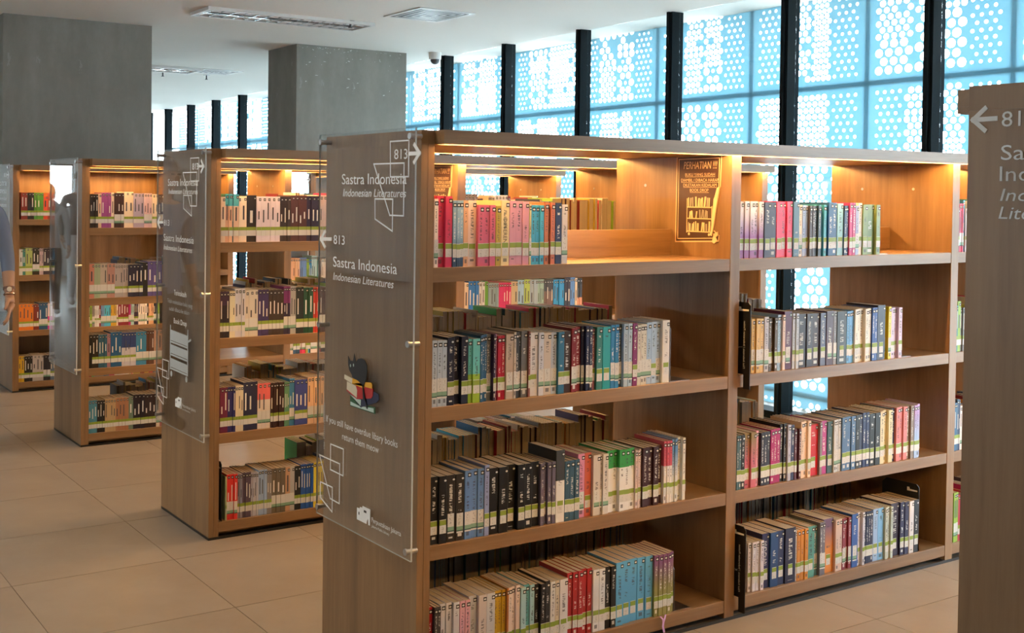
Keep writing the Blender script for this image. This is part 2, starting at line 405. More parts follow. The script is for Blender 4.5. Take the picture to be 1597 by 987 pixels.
troffer(2.306, 5.517, 1.52, .375, 'long louvred ceiling light in front of the two concrete columns')
troffer(2.46, 9.695, 1.52, .44, 'far louvred ceiling light seen between the two concrete columns')
FILL_MAT = emis('room_fill_diffuser', (1, .86, .68), ROOM_FILL)
AISLE_FILL_MAT = emis('aisle_fill_diffuser', (1, .88, .72), AISLE_FILL)
def fill_light(cx, cy, label):  # unseen ceiling fixtures, added as fill light for the room
    t = tag(empty('ceiling_light', (cx, cy, ZC)), label, 'ceiling light', 'added fill lights out of view')
    ring(B(), -.71, -.21, .71, .21, .022, -.028, 0).build('frame', WHITE, t)
    B().box((-.688, -.188, -.012), (.688, .188, -.004)).build('diffuser', FILL_MAT if cx < -1.5 else AISLE_FILL_MAT, t)
for xx, yy, lb in ((-.6, -1.1, 'added fill light over the front aisle, out of view above the photographer'), (2.2, -1.1, 'added fill light over the front aisle nearer the windows, out of view'),
                   (-.6, -4.4, 'added fill light behind the camera, out of view'), (2.2, -4.4, 'added fill light behind the foreground bookcase, out of view'), (-1.95, .75, 'added fill light beside the end of the nearest full bookcase, out of view'), (-2.3, 2.9, 'added fill light over the open floor beside the second bookcase, out of view'), (-4.6, 6.2, 'far added fill light over the open floor at left, out of view')):
    fill_light(xx, yy, lb)
def vent(cx, cy, sx, sy, label):
    t = tag(empty('ceiling_vent', (cx, cy, ZC)), label, 'vent', 'square ceiling vents')
    ring(B(), -sx/2, -sy/2, sx/2, sy/2, .035, -.008, 0).build('frame', WHITE, t)
    B().box((-sx/2+.03, -sy/2+.03, -.0045), (sx/2-.03, sy/2-.03, -.0005)).build('slot_shade', BLACK, t)  # black plate stands in for the shade inside the open slots
    for k in range(4):
        q = .062+k*.050
        ring(B(), -sx/2+q, -sy/2+q, sx/2-q, sy/2-q, .013, -.0085-.0015*k, -.0072-.0015*k).build('slat', WHITE, t)
vent(3.20, 4.714, .53, .54, 'square four way ceiling vent nearest the window wall')
vent(3.49, 9.70, .5, .5, 'dark slotted ceiling vent at the end of the far ceiling light')
def sprinkler(x, y, label):
    t = tag(empty('sprinkler', (x, y, ZC)), label, 'sprinkler', 'ceiling sprinkler heads')
    B().tube((0, 0, -.006), (0, 0, 0), .036, .042).build('escutcheon', STEEL, t)
    B().tube((0, 0, -.05), (0, 0, -.006), .009).build('stem', DARKST, t)
    B().tube((0, 0, -.058), (0, 0, -.05), .018).build('deflector', DARKST, t)
sprinkler(2.842, 5.36, 'small metal sprinkler at the edge of the near ceiling light')
sprinkler(2.967, 10.104, 'dark sprinkler under the far ceiling light, beside the left column')
sprinkler(3.547, 10.134, 'dark sprinkler just below the far slotted vent')
t = tag(empty('security_camera', (4.62, 6.70, ZC)), 'small white dome security camera on the ceiling beside the right column', 'camera')
B().tube((0, 0, -.07), (0, 0, 0), .062, .066, 20).build('housing', WHITE, t)
bm = bmesh.new(); bmesh.ops.create_uvsphere(bm, u_segments=16, v_segments=8, radius=.05)
bmesh.ops.delete(bm, geom=[v for v in bm.verts if v.co.z > .001], context='VERTS')
me = bpy.data.meshes.new('dome'); bm.to_mesh(me); bm.free(); me.materials.append(DARKST)
for p in me.polygons: p.use_smooth = True
inst('dome', me, t, (0, 0, -.07))

# ------------------------------------------------------------------ bookcases
H, D, TH, T0, TP = 1.75, .5926, .0448, .0482, .0505
ZS = [1.3308, .9013, .4734, .0757]
LB = 1.0635   # book height scale
def bookcase(x0, y0, posts, label, back=(), midlevels=(0,)):
    """posts: left edges of the uprights after the end panel, relative to x0"""
    t = tag(empty('bookcase', (x0, y0, 0)), label, 'bookcase', 'rows of oak library bookcases')
    L = posts[-1]+TP
    b = B().box((0, 0, .012), (T0/2-.0006, D, H-.0424)).box((T0/2+.0006, 0, .012), (T0, D, H-.0424)).box((T0/2-.0006, .003, .012), (T0/2+.0006, D-.003, H-.0424))
    b.build('end_panel', WV, t)
    B().box((0, 0, H-.0422), (T0, D, H)).build('end_cap', WV, t)
    for k, p in enumerate(posts): boxo('upright', (p, 0, .012), (p+TP, D, H-.0424), WV, t, .0012)
    # canopy board with fascia lips front and rear
    cb = B().box((T0, -.05, H-.030), (L, D+.05, H)).box((T0, -.05, H-.0424), (L, -.034, H-.0301)).box((T0, D+.034, H-.0424), (L, D+.05, H-.0301)).box((T0, .02, H-.0424), (L, D-.02, H-.0301))
    cb.box((T0, -.034, H-.0424), (T0+.022, .02, H-.0301)).box((T0, D-.02, H-.0424), (T0+.022, D+.034, H-.0301))
    cb.build('canopy', WH, t)
    for yy in (-.022, D+.012):
        boxo('led_strip', (T0+.024, yy, H-.0375), (L-.005, yy+.010, H-.0302), LEDM, t)
    xs = [T0]+[v for p in posts for v in (p, p+TP)]
    for k in range(0, len(xs)-1, 2):
        for z in ZS:
            boxo('shelf_board', (xs[k]+.0005, 0.0015, z-TH), (xs[k+1]-.0005, D-.0015, z), WH, t, .001)
        if k//2 in back:
            boxo('back_panel', (xs[k]+.001, D/2-.006, ZS[-1]+.001), (xs[k+1]-.001, D/2+.006, H-.043), WV, t)
        else:
            for lv in midlevels:
                boxo('centre_stop', (xs[k]+.001, D/2-.009, ZS[lv]+.0005), (xs[k+1]-.001, D/2+.009, ZS[lv]+.100), WH, t, .001)
    j = xs[3]-.06 if len(xs) > 3 else L/2
    for a, c in ((T0, j), (j+.002, L)):
        for yy in (.035, D-.053): boxo('kick_plate', (a+.001, yy, .012), (c, yy+.018, ZS[-1]-TH-.0005), WH, t)
    # screw caps on the inner faces
    me = None
    for p in posts:
        for yy, zz in ((.18, 1.60), (.43, 1.60)):
            if me is None: o = B().tube((-.0015, 0, 0), (0.001, 0, 0), .006, n=10).build('screw_cap', STEEL, t, (p, yy, zz)); me = o.data
            else: inst('screw_cap', me, t, (p, yy, zz))
    B().box((0, 0, 0), (L, .004, .012)).box((0, D-.004, 0), (L, D, .012)).box((0, 0, 0), (.004, D, .012)).build('gap_shade_strip', BLACK, t)  # black strip stands in for the shaded gap at the base
    return t
def sign_panel(bc, ext=.030, stand=True):
    """clear acrylic sheet on stand-offs in front of the end panel (local coordinates of the bookcase)"""
    y0, y1, z0, z1 = -.020, .580, .446, 1.755
    th = .006; X = -ext
    b = B().box((X-th, y0, z0), (X, y1, z1))
    b.i = [1, 1, 1, 0, 1, 0]
    p = b.build('sign_panel', [ACRYL, ACEDGE], bc)
    for yy in (.564, .002):
        for zz in (.471, 1.102, 1.730):
            B().tube((X-th-.004, yy, zz), (0.0005, yy, zz), .0075, n=14).tube((X-th-.007, yy, zz), (X-th, yy, zz), .010, n=14).build('standoff', STEEL, p)
    return p, X-th
def remap(p, ay, by, az, bz):
    """fit lettering and drawings laid out in panel units to the panel's real size"""
    for o in p.children:
        if o.type == 'MESH' and not o.name.startswith('standoff'):
            for v in o.data.vertices: v.co.y = v.co.y*ay+by; v.co.z = v.co.z*az+bz
def arrow(parent, X, tip, tail, head=.024, w=.011, th=.002):
    b = B(); d = 1 if tail[0] > tip[0] else -1
    strokes(b, [tail, tip], w, X, th, False)
    strokes(b, [(tip[0]+d*head*1.25, tip[1]+head), tip], w, X-.0002, th, False); strokes(b, [(tip[0]+d*head*1.25, tip[1]-head), tip], w, X-.0004, th, False)
    return b.build('arrow', LETTER, parent)
SQ1 = [(.136, 1.718), (.023, 1.718), (.023, 1.615), (.133, 1.615)]; BG1 = [(.239, 1.654), (.05, 1.654), (.05, 1.503), (.134, 1.503)]; SM1 = [(.229, 1.55), (.116, 1.55), (.117, 1.457), (.227, 1.49)]
SQ2 = [(.52, .765), (.427, .765), (.427, .681), (.52, .683)]; BG2 = [(.602, .715), (.452, .714), (.452, .588), (.519, .59)]; SM2 = [(.594, .629), (.503, .629), (.504, .55), (.594, .579)]
LOGO = [(.327, .603), (.309, .604), (.307, .609), (.291, .610), (.290, .616), (.239, .616), (.240, .567), (.250, .567), (.252, .586), (.261, .575), (.263, .567), (.327, .567)]
def outlines(p, X):
    b = B()
    for k, q in enumerate((SQ1, BG1, SM1)): strokes(b, q, .0042, X-.0002*k)
    b.build('frame_emblem', LETTER, p)
    b = B()
    for k, q in enumerate((SQ2, BG2, SM2)): strokes(b, q, .0038, X-.0002*k)
    b.build('frame_emblem', LETTER, p)
def logo(p, X):
    poly(B(), LOGO, X, .001).build('library_emblem', LETTER, p)
    poly(poly(B(), [(.28, .606), (.263, .606), (.263, .599), (.28, .599)], X-.001, .0004), [(.316, .593), (.31, .593), (.31, .584), (.316, .584)], X-.001, .0004).build('emblem_window', BLACK, p)
    text('lettering', 'Perpustakaan Jakarta', p, X, .229, .044, .581, .015); text('lettering', 'Jakarta Public Library', p, X, .229, .116, .566, .008)
def heading(p, X):
    text('lettering', '813', p, X, .110, .031, 1.666, .030); arrow(p, X, (-.041, 1.680), (.018, 1.680))
    text('lettering', 'Sastra Indonesia', p, X, .456, .034, 1.594, .034); text('lettering', 'Indonesian Literatures', p, X, .447, .036, 1.556, .025, shear=.2)
    arrow(p, X, (.606, 1.4175), (.532, 1.4195)); text('lettering', '813', p, X, .512, .432, 1.405, .030)
    text('lettering', 'Sastra Indonesia', p, X, .514, .086, 1.333, .034); text('lettering', 'Indonesian Literatures', p, X, .513, .106, 1.291, .025, shear=.2)
PA = [1.355, 2.712, 3.70]
bcA = bookcase(0, 0, PA, 'nearest full oak bookcase whose end panel shows the black cat on books')
pA, XA = sign_panel(bcA)
heading(pA, XA); outlines(pA, XA); logo(pA, XA)
text('lettering', 'If you still have overdue libary books', pA, XA, .555, .071, .832, .022); text('lettering', 'return them meow', pA, XA, .436, .188, .795, .022)
# code running up the panel edge
v, f = text_geo('NPP. 31732011A30000001'); xs_ = [q[0] for q in v]
mesh('lettering', [(XA-.0008, .574-q[1]*.011/CAP, .741+(q[0]-min(xs_))/(max(xs_)-min(xs_))*.148) for q in v], f, GREYINK, pA)
# cat on a stack of books (printed cut-out on the acrylic)
CATC = {'ink': (.006, .006, .007), 'yellow': (.72, .36, .02), 'cream': (.62, .56, .42), 'red': (.42, .012, .012), 'blue': (.008, .014, .05), 'green': (.02, .09, .035), 'mint': (.42, .55, .5)}
for k, v in CATC.items(): CATC[k] = simple('print_'+k, v, .45)
def cut(name, col_, *polys, off=0.0):
    b = B()
    for q in polys: poly(b, q, XA-off, .0014)
    return b.build(name, CATC[col_], pA)
cut('printed_green_book', 'green', [(.382, .939), (.351, .930), (.312, .913), (.259, .926), (.212, .928), (.213, .908), (.381, .908)])
cut('printed_green_book_pages', 'mint', [(.378, .922), (.317, .917), (.222, .924), (.221, .911), (.378, .911)], off=.0004)
cut('printed_blue_book', 'blue', [(.302, .939), (.227, .960), (.222, .975), (.190, .971), (.187, .955), (.203, .944), (.304, .915)], [(.388, .947), (.304, .940), (.304, .913)], off=.0008)
cut('printed_blue_book_pages', 'mint', [(.380, .944), (.332, .936), (.305, .938), (.307, .919)], off=.0012)
cut('printed_red_book', 'red', [(.340, .977), (.225, .983), (.227, .960), (.236, .952), (.332, .936), (.330, .964)], [(.404, .958), (.332, .941), (.332, .936), (.404, .952)], off=.0016)
cut('printed_red_book_pages', 'cream', [(.401, .982), (.340, .975), (.331, .964), (.332, .940), (.402, .957)], off=.0020)
cut('printed_yellow_book', 'yellow', [(.365, .996), (.323, .994), (.285, .981), (.230, .982), (.230, .994), (.237, .999), (.272, .996), (.285, .975), (.365, .979)], off=.0024)
cut('printed_yellow_book_pages', 'cream', [(.418, 1.001), (.362, .995), (.365, .979), (.419, .988)], off=.0028)
cut('printed_cat', 'ink', [(.393, 1.062), (.379, 1.049), (.358, 1.050), (.350, 1.074), (.339, 1.049), (.322, 1.061), (.300, 1.065), (.278, 1.061), (.263, 1.048), (.262, 1.028), (.270, 1.002), (.287, .985), (.275, .946), (.268, .922), (.262, .916), (.258, .918), (.266, .935), (.288, .944), (.294, .985), (.323, .994), (.362, .999), (.365, 1.006), (.384, 1.019), (.392, 1.036)], off=.0032)
cut('printed_cat_eye', 'mint', *[[(cy+.0035*math.cos(a*math.pi/4), cz+.005*math.sin(a*math.pi/4)) for a in range(8)] for cy, cz in ((.375, 1.034), (.354, 1.038))], off=.0036)

remap(pA, .937, -.008, 1.062, -.107)
PB = [1.338, 2.640, 3.595]
XB0, YB, XC0, YC, XE0, YE = .0745, 1.787, .113, 3.853, .1906, 5.900
bcB = bookcase(XB0, YB, PB, 'oak bookcase left of the black cat one, with a dark reflective sign panel')
pB, XB = sign_panel(bcB); heading(pB, XB); outlines(pB, XB); logo(pB, XB)
dy = 2.2085
text('lettering', 'Terimakasih', pB, XB, 2.564-dy, 2.39-dy, 1.085, .026); text('lettering', 'Telah meletakkan buku yang', pB, XB, 2.662-dy, 2.307-dy, 1.043, .020, GREYINK); text('lettering', 'sudah dibaca ke dalam', pB, XB, 2.635-dy, 2.347-dy, 1.008, .020, GREYINK); text('lettering', 'Book Drop', pB, XB, 2.565-dy, 2.383-dy, .953, .026)
b = B()   # book trolley pictogram
for z0, z1 in ((.865, .918), (.805, .850), (.740, .785)): poly(b, [(.400, z0+.004), (.160, z0), (.160, z1-.006), (.400, z1)], XB, .001)
for yy in (.404, .156): strokes(b, [(yy, .735), (yy, .935)], .010, XB-.0002, .001, False)
for z0 in (.858, .798, .733): strokes(b, [(.404, z0+.004), (.156, z0)], .008, XB-.0004, .001, False)
for yy in (.388, .172): poly(b, [(yy+.014*math.cos(a*math.pi/5), .712+.014*math.sin(a*math.pi/5)) for a in range(10)], XB, .001)
strokes(b, [(.156, .885), (.118, .897)], .010, XB-.0002, .001, False)
b.build('trolley_pictogram', GREYINK, pB)

remap(pB, .877, .032, 1.004, -.017)
PC = [1.369, 2.600, 3.705]
bcC = bookcase(XC0, YC, PC, 'second oak bookcase from left, its clear sign panel mirroring two people and a window')
pC, XC = sign_panel(bcC)
bcE = bookcase(XE0, YE, [1.25, 1.79], 'farthest oak bookcase standing against the left concrete column', back=(0, 1))
pE, XE = sign_panel(bcE)
text('lettering', '813', pE, XE, .150, .060, 1.655, .034); arrow(pE, XE, (-.02, 1.672), (.050, 1.672)); text('lettering', 'Sastra', pE, XE, .42, .06, 1.59, .05); text('lettering', 'Indonesia', pE, XE, .44, .06, 1.53, .05); text('lettering', 'Indonesian', pE, XE, .44, .06, 1.475, .035, shear=.2); text('lettering', 'Literatures', pE, XE, .40, .06, 1.425, .035, shear=.2)
remap(pE, .92, -.005, 1.0, 0)
bcF = bookcase(2.770, YE, [1.0], 'short oak bookcase end glimpsed through the bookcases behind the black cat one')
pF, XF = sign_panel(bcF); heading(pF, XF); remap(pF, .92, -.005, 1.05, -.09)
bcD = bookcase(0, -2.2865, PA, 'foreground oak bookcase cropped by the right edge of the photo')
YD = .6508
kd = set(bcD.children)
# lettering straight on the wood of the foreground end panel
arrow(bcD, -.0004, (.626, 1.692), (.586, 1.6925), .017, .0075, .001)
text('lettering', '813', bcD, -.0004, .5746, .515, 1.679, .025)
text('lettering', 'Sastra', bcD, -.0004, .5746, .458, 1.627, .0245); text('lettering', 'Indonesia', bcD, -.0004, .5760, .404, 1.594, .0245)
text('lettering', 'Indonesian', bcD, -.0004, .5746, .40, 1.563, .0205, shear=.2); text('lettering', 'Literatures', bcD, -.0004, .5766, .41, 1.535, .0205, shear=.2)
for o in set(bcD.children)-kd:
    for v in o.data.vertices: v.co.y = v.co.y*.954-.013; v.co.z = v.co.z*1.071-.120

# ------------------------------------------------------------------ posters
m = Mat('poster_brown'); n = m.noise(6, m.coords(), 3); m.base(m.mix(n, (.045, .016, .009), (.07, .026, .014)), .45); PBROWN = m.m
GOLD = simple('poster_gold', (.72, .52, .30), .5); GOLD2 = simple('poster_grey', (.30, .27, .22), .5); CRUM = simple('poster_tape', (.75, .55, .33), .5)
def poster(X, dY, label):
    t = tag(empty('poster', (X, dY, 0)), label, 'poster', 'brown notice posters on bookcase uprights')
    # paper slightly curled at its right lower edge
    pts = [(.277, 1.706), (.048, 1.708), (.052, 1.600), (.075, 1.560), (.086, 1.450), (.054, 1.430), (.056, 1.411), (.279, 1.402)]
    poly(B(), pts, -.0012, .001).build('sheet', PBROWN, t)
    b = B(); strokes(b, pts, .0045, -.0022, .0006); strokes(b, [(.267, 1.697), (.058, 1.699), (.060, 1.598), (.083, 1.556), (.094, 1.447), (.070, 1.421), (.268, 1.413)], .003, -.0022, .0005); b.build('border', GOLD, t)
    b = B().prism([(-.0022, .052, 1.600), (-.0022, .064, 1.595), (-.0022, .078, 1.555), (-.0022, .092, 1.440), (-.0022, .098, 1.432), (-.0022, .088, 1.428), (-.0022, .082, 1.445)], (-.006, 0, 0)); b.build('curled_edge', CRUM, t)
    B().prism([(-.0022, .078, 1.436), (-.0022, .058, 1.444), (-.0022, .056, 1.432), (-.0022, .068, 1.424), (-.0022, .060, 1.412), (-.0022, .076, 1.402), (-.0022, .086, 1.408)], (-.004, 0, 0)).build('curled_corner', CRUM, t)
    text('lettering', 'PERHATIAN !!!', t, -.0026, .240, .069, 1.6625, .027, GOLD, .15)
    for s, a, c, zz in (('BUKU YANG SUDAH', .232, .079, 1.637), ('DIAMBIL / DIBACA HARAP', .253, .060, 1.6175), ('DILETAKAN KEDALAM', .241, .070, 1.600), ('BOOK DROP', .206, .110, 1.582)):
        text('lettering', s, t, -.0026, a, c, zz, .011, GOLD)
        strokes(B(), [(a, zz-.003), (c, zz-.003)], .0012, -.0024, .0004, False).build('underline', GOLD, t)
    b = B()
    for zz in (1.527, 1.487, 1.441): strokes(b, [(.220, zz), (.092, zz)], .0035, -.0023, .0006, False)
    for yy in (.220, .092): strokes(b, [(yy, 1.438), (yy, 1.556 if yy > .1 else 1.53)], .003, -.0024, .0006, False)
    for yy in (.208, .105): poly(b, [(yy+.005*math.cos(a*math.pi/4), 1.432+.005*math.sin(a*math.pi/4)) for a in range(8)], -.0023, .0006)
    b.build('drawn_trolley', GOLD, t)
    rr = random.Random(3); b = B()
    for zz, hh in ((1.529, .037), (1.489, .032), (1.443, .036)):
        yy = .215
        while yy > .108:
            w = .004+.005*rr.random(); h_ = hh*(.7+.3*rr.random()); l = (rr.random()-.4)*.008
            if rr.random() < .82: poly(b, [(yy, zz), (yy-w, zz), (yy-w-l, zz+h_), (yy-l, zz+h_)], -.0024-.0002*rr.random(), .0005, rr.choice((0, 0, 1)))
            yy -= w+.0015+.004*rr.random()
    b.build('drawn_books', [GOLD, GOLD2], t)
    for o in t.children:
        for v in o.data.vertices: v.co.y = v.co.y*.945+.001; v.co.z = v.co.z*1.065-.109
    return t
poster(PA[0], 0, 'brown PERHATIAN notice poster in the front bookcase, right of its empty top shelf')
poster(XB0+PB[0], YB, 'brown PERHATIAN notice glimpsed through the front bookcase, above its leftmost books')

# ------------------------------------------------------------------ label plates, bookends
def plate(x, y, z, letter, label, h=.319, front=.033, hang=.049):
    t = tag(empty('divider_plate', (x, y, z)), label, 'shelf marker', 'black shelf divider plates')
    r = .012
    pts = [(-front, -hang), (-.004, -hang), (-.004, .004), (.17, .004), (.17, h-hang-.02), (.15, h-hang)]
    pts += [(-front+r, h-hang), (-front, h-hang-r)]
    b = B().prism([(0, p[0], p[1]) for p in pts], (.0025, 0, 0)); b.build('plate', BLACK, t)
    if letter is not None:
        v, f = text_geo('Fiksi Indonesia / Indonesian Fiction', .15); xs = [q[0] for q in v]
        mesh('lettering', [(-.0006, -front+.030-q[1]*.0085/CAP, .025+(q[0]-min(xs))/(max(xs)-min(xs))*.175) for q in v], f, LETTER, t)
        v, f = text_geo(letter, .15); xs = [q[0] for q in v]
        mesh('lettering', [(-.0006, -front+.048-q[1]*.014/CAP, .100+(q[0]-min(xs))/CAP*.010) for q in v], f, LETTER, t)
    b = poly(B(), [(-front+.052, h-hang-.022), (-front+.040, h-hang-.024), (-front+.006, h-hang-.032), (-front+.006, h-hang-.040), (-front+.052, h-hang-.034)] if False else [(-front+.054, h-hang-.034), (-front+.008, h-hang-.032), (-front+.008, h-hang-.026), (-front+.042, h-hang-.026), (-front+.044, h-hang-.018), (-front+.054, h-hang-.018)], -.0002, .0006)
    b.build('library_emblem', LETTER, t)
    return t
X2 = PA[0]+TP
plate(X2+.024, 0, ZS[1], 'J', 'black divider plate lettered J at the second shelf of the front bookcase')
plate(X2+.019, 0, ZS[3], 'K', 'black divider plate lettered K at the bottom shelf, reaching near the floor')
plate(XB0+T0+.014, YB+.006, ZS[3], None, 'black divider plate at the left end of the second bookcase bottom shelf', .268, .0, -.0012)
def bookend(x, y, z, h, mat, label, tail=.09, th=.0012):
    t = tag(empty('bookend', (x, y, z)), label, 'bookend', 'bent metal bookends')
    b = B().prism([(0, .006, .0), (0, .10, 0), (0, .10, h-.02), (0, .085, h), (0, .02, h), (0, .006, h-.02)], (th, 0, 0)); b.build('upright_plate', mat, t)
    boxo('foot', (th, .006, .0003), (tail, .10, .0018), mat, t)

# ------------------------------------------------------------------ books
BD = .146
ORD = 'first second third fourth fifth sixth seventh eighth ninth tenth eleventh twelfth thirteenth fourteenth fifteenth sixteenth seventeenth eighteenth nineteenth'.split()
TENS = {20: 'twent', 30: 'thirt', 40: 'fort', 50: 'fift'}
def ordinal(n):
    if n < 20: return ORD[n-1]
    t, u = n//10*10, n % 10
    return TENS[t]+'ieth' if u == 0 else TENS[t]+'y-'+ORD[u-1]
def lum(c): return .3*c[0]+.55*c[1]+.15*c[2]
def parse(row):
    out = []
    for e in row.replace('\n', ' ').split(';'):
        e = e.strip()
        if not e: continue
        p = [q.strip() for q in e.split('|')]
        n, end, h, nm, c, lab = int(p[0]), float(p[1]), float(p[2])/100, p[3], p[4], p[5]
        c2, split, soft = c, .5, .5
        if len(p) > 6:
            a, s = p[6].split('@'); c2 = a
            soft = .22 if s.endswith('~') else .004; split = 1-float(s.rstrip('~'))
        out.append((n, end, h, nm, c, lab, c2, split, soft))
    return out
def ray_x(px, py, Y):
    """X where the photo ray through (px, py) meets the plane y = Y"""
    d = fwd + rt*((px-798.5+240.7651)/1749.0835) - up*((py-493.5+153.6519)/1749.0835)
    c = M.translation; k = (Y-c.y)/d.y
    return c.x+d.x*k
def layout(row, start, conv, py, Y):
    """book spans in world X from pixel edges"""
    last = start; out = []
    for g in parse(row):
        n, end = g[0], g[1]
        for k in range(n):
            a = conv(last+(end-last)*k/n); b = conv(last+(end-last)*(k+1)/n)
            out.append((ray_x(a, py(a), Y), ray_x(b, py(b), Y), g))
        last = end
    return out
def book(x, y, z, w, h, g, label, grp, d=BD):
    c1, c2 = lin(g[4]), lin(g[6]); rr = R
    cc = min(.0014, w*.15); bt = min(.0009, w*.1); st = .0012
    pr = [(0, d), (0, cc), (cc, 0), (w-cc, 0), (w, cc), (w, d), (w-bt, d), (w-bt, st), (bt, st), (bt, d)]
    o = B().prism([(p[0], p[1], 0) for p in pr], (0, 0, h)).build('paperback_book', COVER, None, (x, y, z))
    tag(o, label, 'book', grp)
    o['c1'] = list(c1)+[1.0]; o['c2'] = list(c2)+[1.0]
    lc = lum(c1)*.6+lum(c2)*.4
    o['c3'] = [.75, .74, .7, 1.0] if lc < .22 else [.05, .05, .07, 1.0]
    o['split'] = g[7]; o['soft'] = g[8]; o['seed'] = rr.random()*90; o['width'] = w
    B().box((bt+.0002, st+.0002, .0006), (w-bt-.0002, d-.0015, h-.0012)).build('pages', PAGES, o)
    k = min(w-.0006, .024)
    dz = (rr.random()-.5)*.003
    if g[5] == 'w': z0, z1, mt = .025+dz, .087+dz, LABW
    else: z0, z1, mt = .030+dz, .073+dz, LABG
    B().box((0, 0, 0), (k, .0004, z1-z0)).build('spine_label', mt, o, ((w-k)/2, -.0005, z0))
    k2 = min(.0125, w-.002)
    if k2 > .004 and g[5] != 'n':
        B().box((0, 0, 0), (k2, .0004, .0125)).build('genre_sticker', TAB, o, (w-k2-.0008, -.0005, h-.008-.0125))
    return o
# pixel rows read off the photograph: count | right edge | height cm | colour words | colour | label style [| upper colour @ share from the top, ~ soft]
ROWS = []
def lin_y(x0, ya, x1, yb): return lambda x: ya+(yb-ya)*(x-x0)/(x1-x0)
ROWS.append((0, 0, 'top', 'left', 42, lambda v: 670+v/7.259, lin_y(674, 414, 1139, 402), '''
1|92|19.8|white|e6dad2|w; 2|255|20.6|bright pink|d23f64|g; 3|385|19.4|steel blue|33506f|g|8fb2cc@.7~; 1|443|19.3|peach|dfae88|g; 1|540|19.3|cream and maroon|eacdbf|g;
3|740|18.0|rose pink|cd6685|g; 1|800|17.9|olive yellow|b5a145|g; 1|895|19.4|cream titled|e6d5a4|g; 3|1120|19.3|dusty pink|d39ab0|g; 1|1145|18.6|pale sage|c6c196|w;
3|1290|18.2|cyan|48afd8|g; 1|1340|19.0|terracotta|b8704f|g; 1|1365|18.9|dark brown|45281b|g; 1|1418|18.9|orange brown|c2735a|g; 1|1490|18.8|navy|213760|g; 1|1560|18.4|pale patterned|c6c4c8|w'''))
ROWS.append((0, 1, 'second', 'left', 30, lambda v: 668+v/6.58, lin_y(673, 634, 1135, 585), '''
3|188|19.2|pale grey blue|aebccb|w; 3|405|19.9|midnight blue|141b33|g; 1|447|19.0|teal and green|86ab36|g|59afa9@.55; 1|525|19.0|aqua and lime|93b73c|g|66bcbc@.55; 3|607|19.9|deep blue|2b5d85|g;
1|660|19.9|slate grey|696e74|w; 1|685|19.8|dark purple|392b4a|g; 1|710|19.8|mauve|ab7598|g; 2|788|19.2|crimson|b11f3c|g; 1|868|19.7|taupe|b6a799|w; 1|895|20.0|beige|b9ada0|w; 1|935|20.0|charcoal|394047|w; 1|955|20.1|black|202227|w; 1|1020|20.3|grey|6c7076|w; 1|1042|20.1|dusty red|885856|g;
1|1130|19.4|white|d5d5d9|g; 1|1185|19.4|pale lilac white|c3c9d7|w; 1|1265|19.3|speckled beige|c8bcb1|w; 1|1324|19.2|ice blue|b6c3d3|w; 1|1388|19.3|teal blue|2d6c8f|g; 1|1467|19.3|dark brown|3a2521|g; 2|1578|20.2|dark red|7b1e2a|w; 1|1610|20.4|blue black|1a1e38|w; 2|1678|20.4|navy|1f284c|w; 1|1720|19.3|mauve brown|865768|g;
1|1780|19.9|sea green|377c7a|g; 1|1862|19.9|turquoise|289ea6|g; 2|1948|20.3|bright blue|2a7cb3|w; 1|2000|20.2|dark teal|314758|w; 2|2090|20.4|pale sky blue|a5bdd2|w; 1|2138|20.3|magenta purple|7b1e60|g; 3|2245|19.7|off white|ccc7bc|w; 1|2295|20.3|pale blue|a0bad7|w; 1|2345|20.3|soft blue|a5c0dc|g; 1|2395|20.3|powder blue|a3bcd8|w; 1|2470|20.6|white|d6d3cd|g'''))
ROWS.append((0, 2, 'third', 'left', 30, lambda v: 666+v/6.17, lin_y(670, 852, 1132, 767), '''
2|185|19.8|black|15161a|g; 2|357|19.7|brown black|2a2523|w; 3|545|20.4|cornflower blue|6287be|w; 1|592|21.2|thin lavender blue|8c9ac7|g; 3|865|19.9|jet black|101114|g; 3|1085|19.8|ink black|12141a|g; 4|1232|19.2|grey violet|676175|g;
1|1317|22.6|white and dark grey|dededd|g|3b3f42@.42; 3|1464|18.9|petrol blue|37596f|g; 1|1530|20.2|rose|d08bac|w; 1|1597|20.2|coral red|c4614c|g; 1|1667|19.3|white|cbc5c0|w; 1|1687|19.3|thin grey|aba29b|w; 1|1742|19.3|ivory white|ccc7c2|w;
5|1997|19.9|white and green|e2e4e6|g|36964b@.29; 3|2067|19.0|pale pink|d2bfc0|g; 4|2272|19.4|maroon|381c23|g; 3|2352|20.6|white and coral|d8d4d6|g|c55368@.4; 3|2422|20.8|pale and blue|ccd1d5|g|5c8cc1@.4~; 2|2482|21.0|cream white|d1d1c9|g'''))
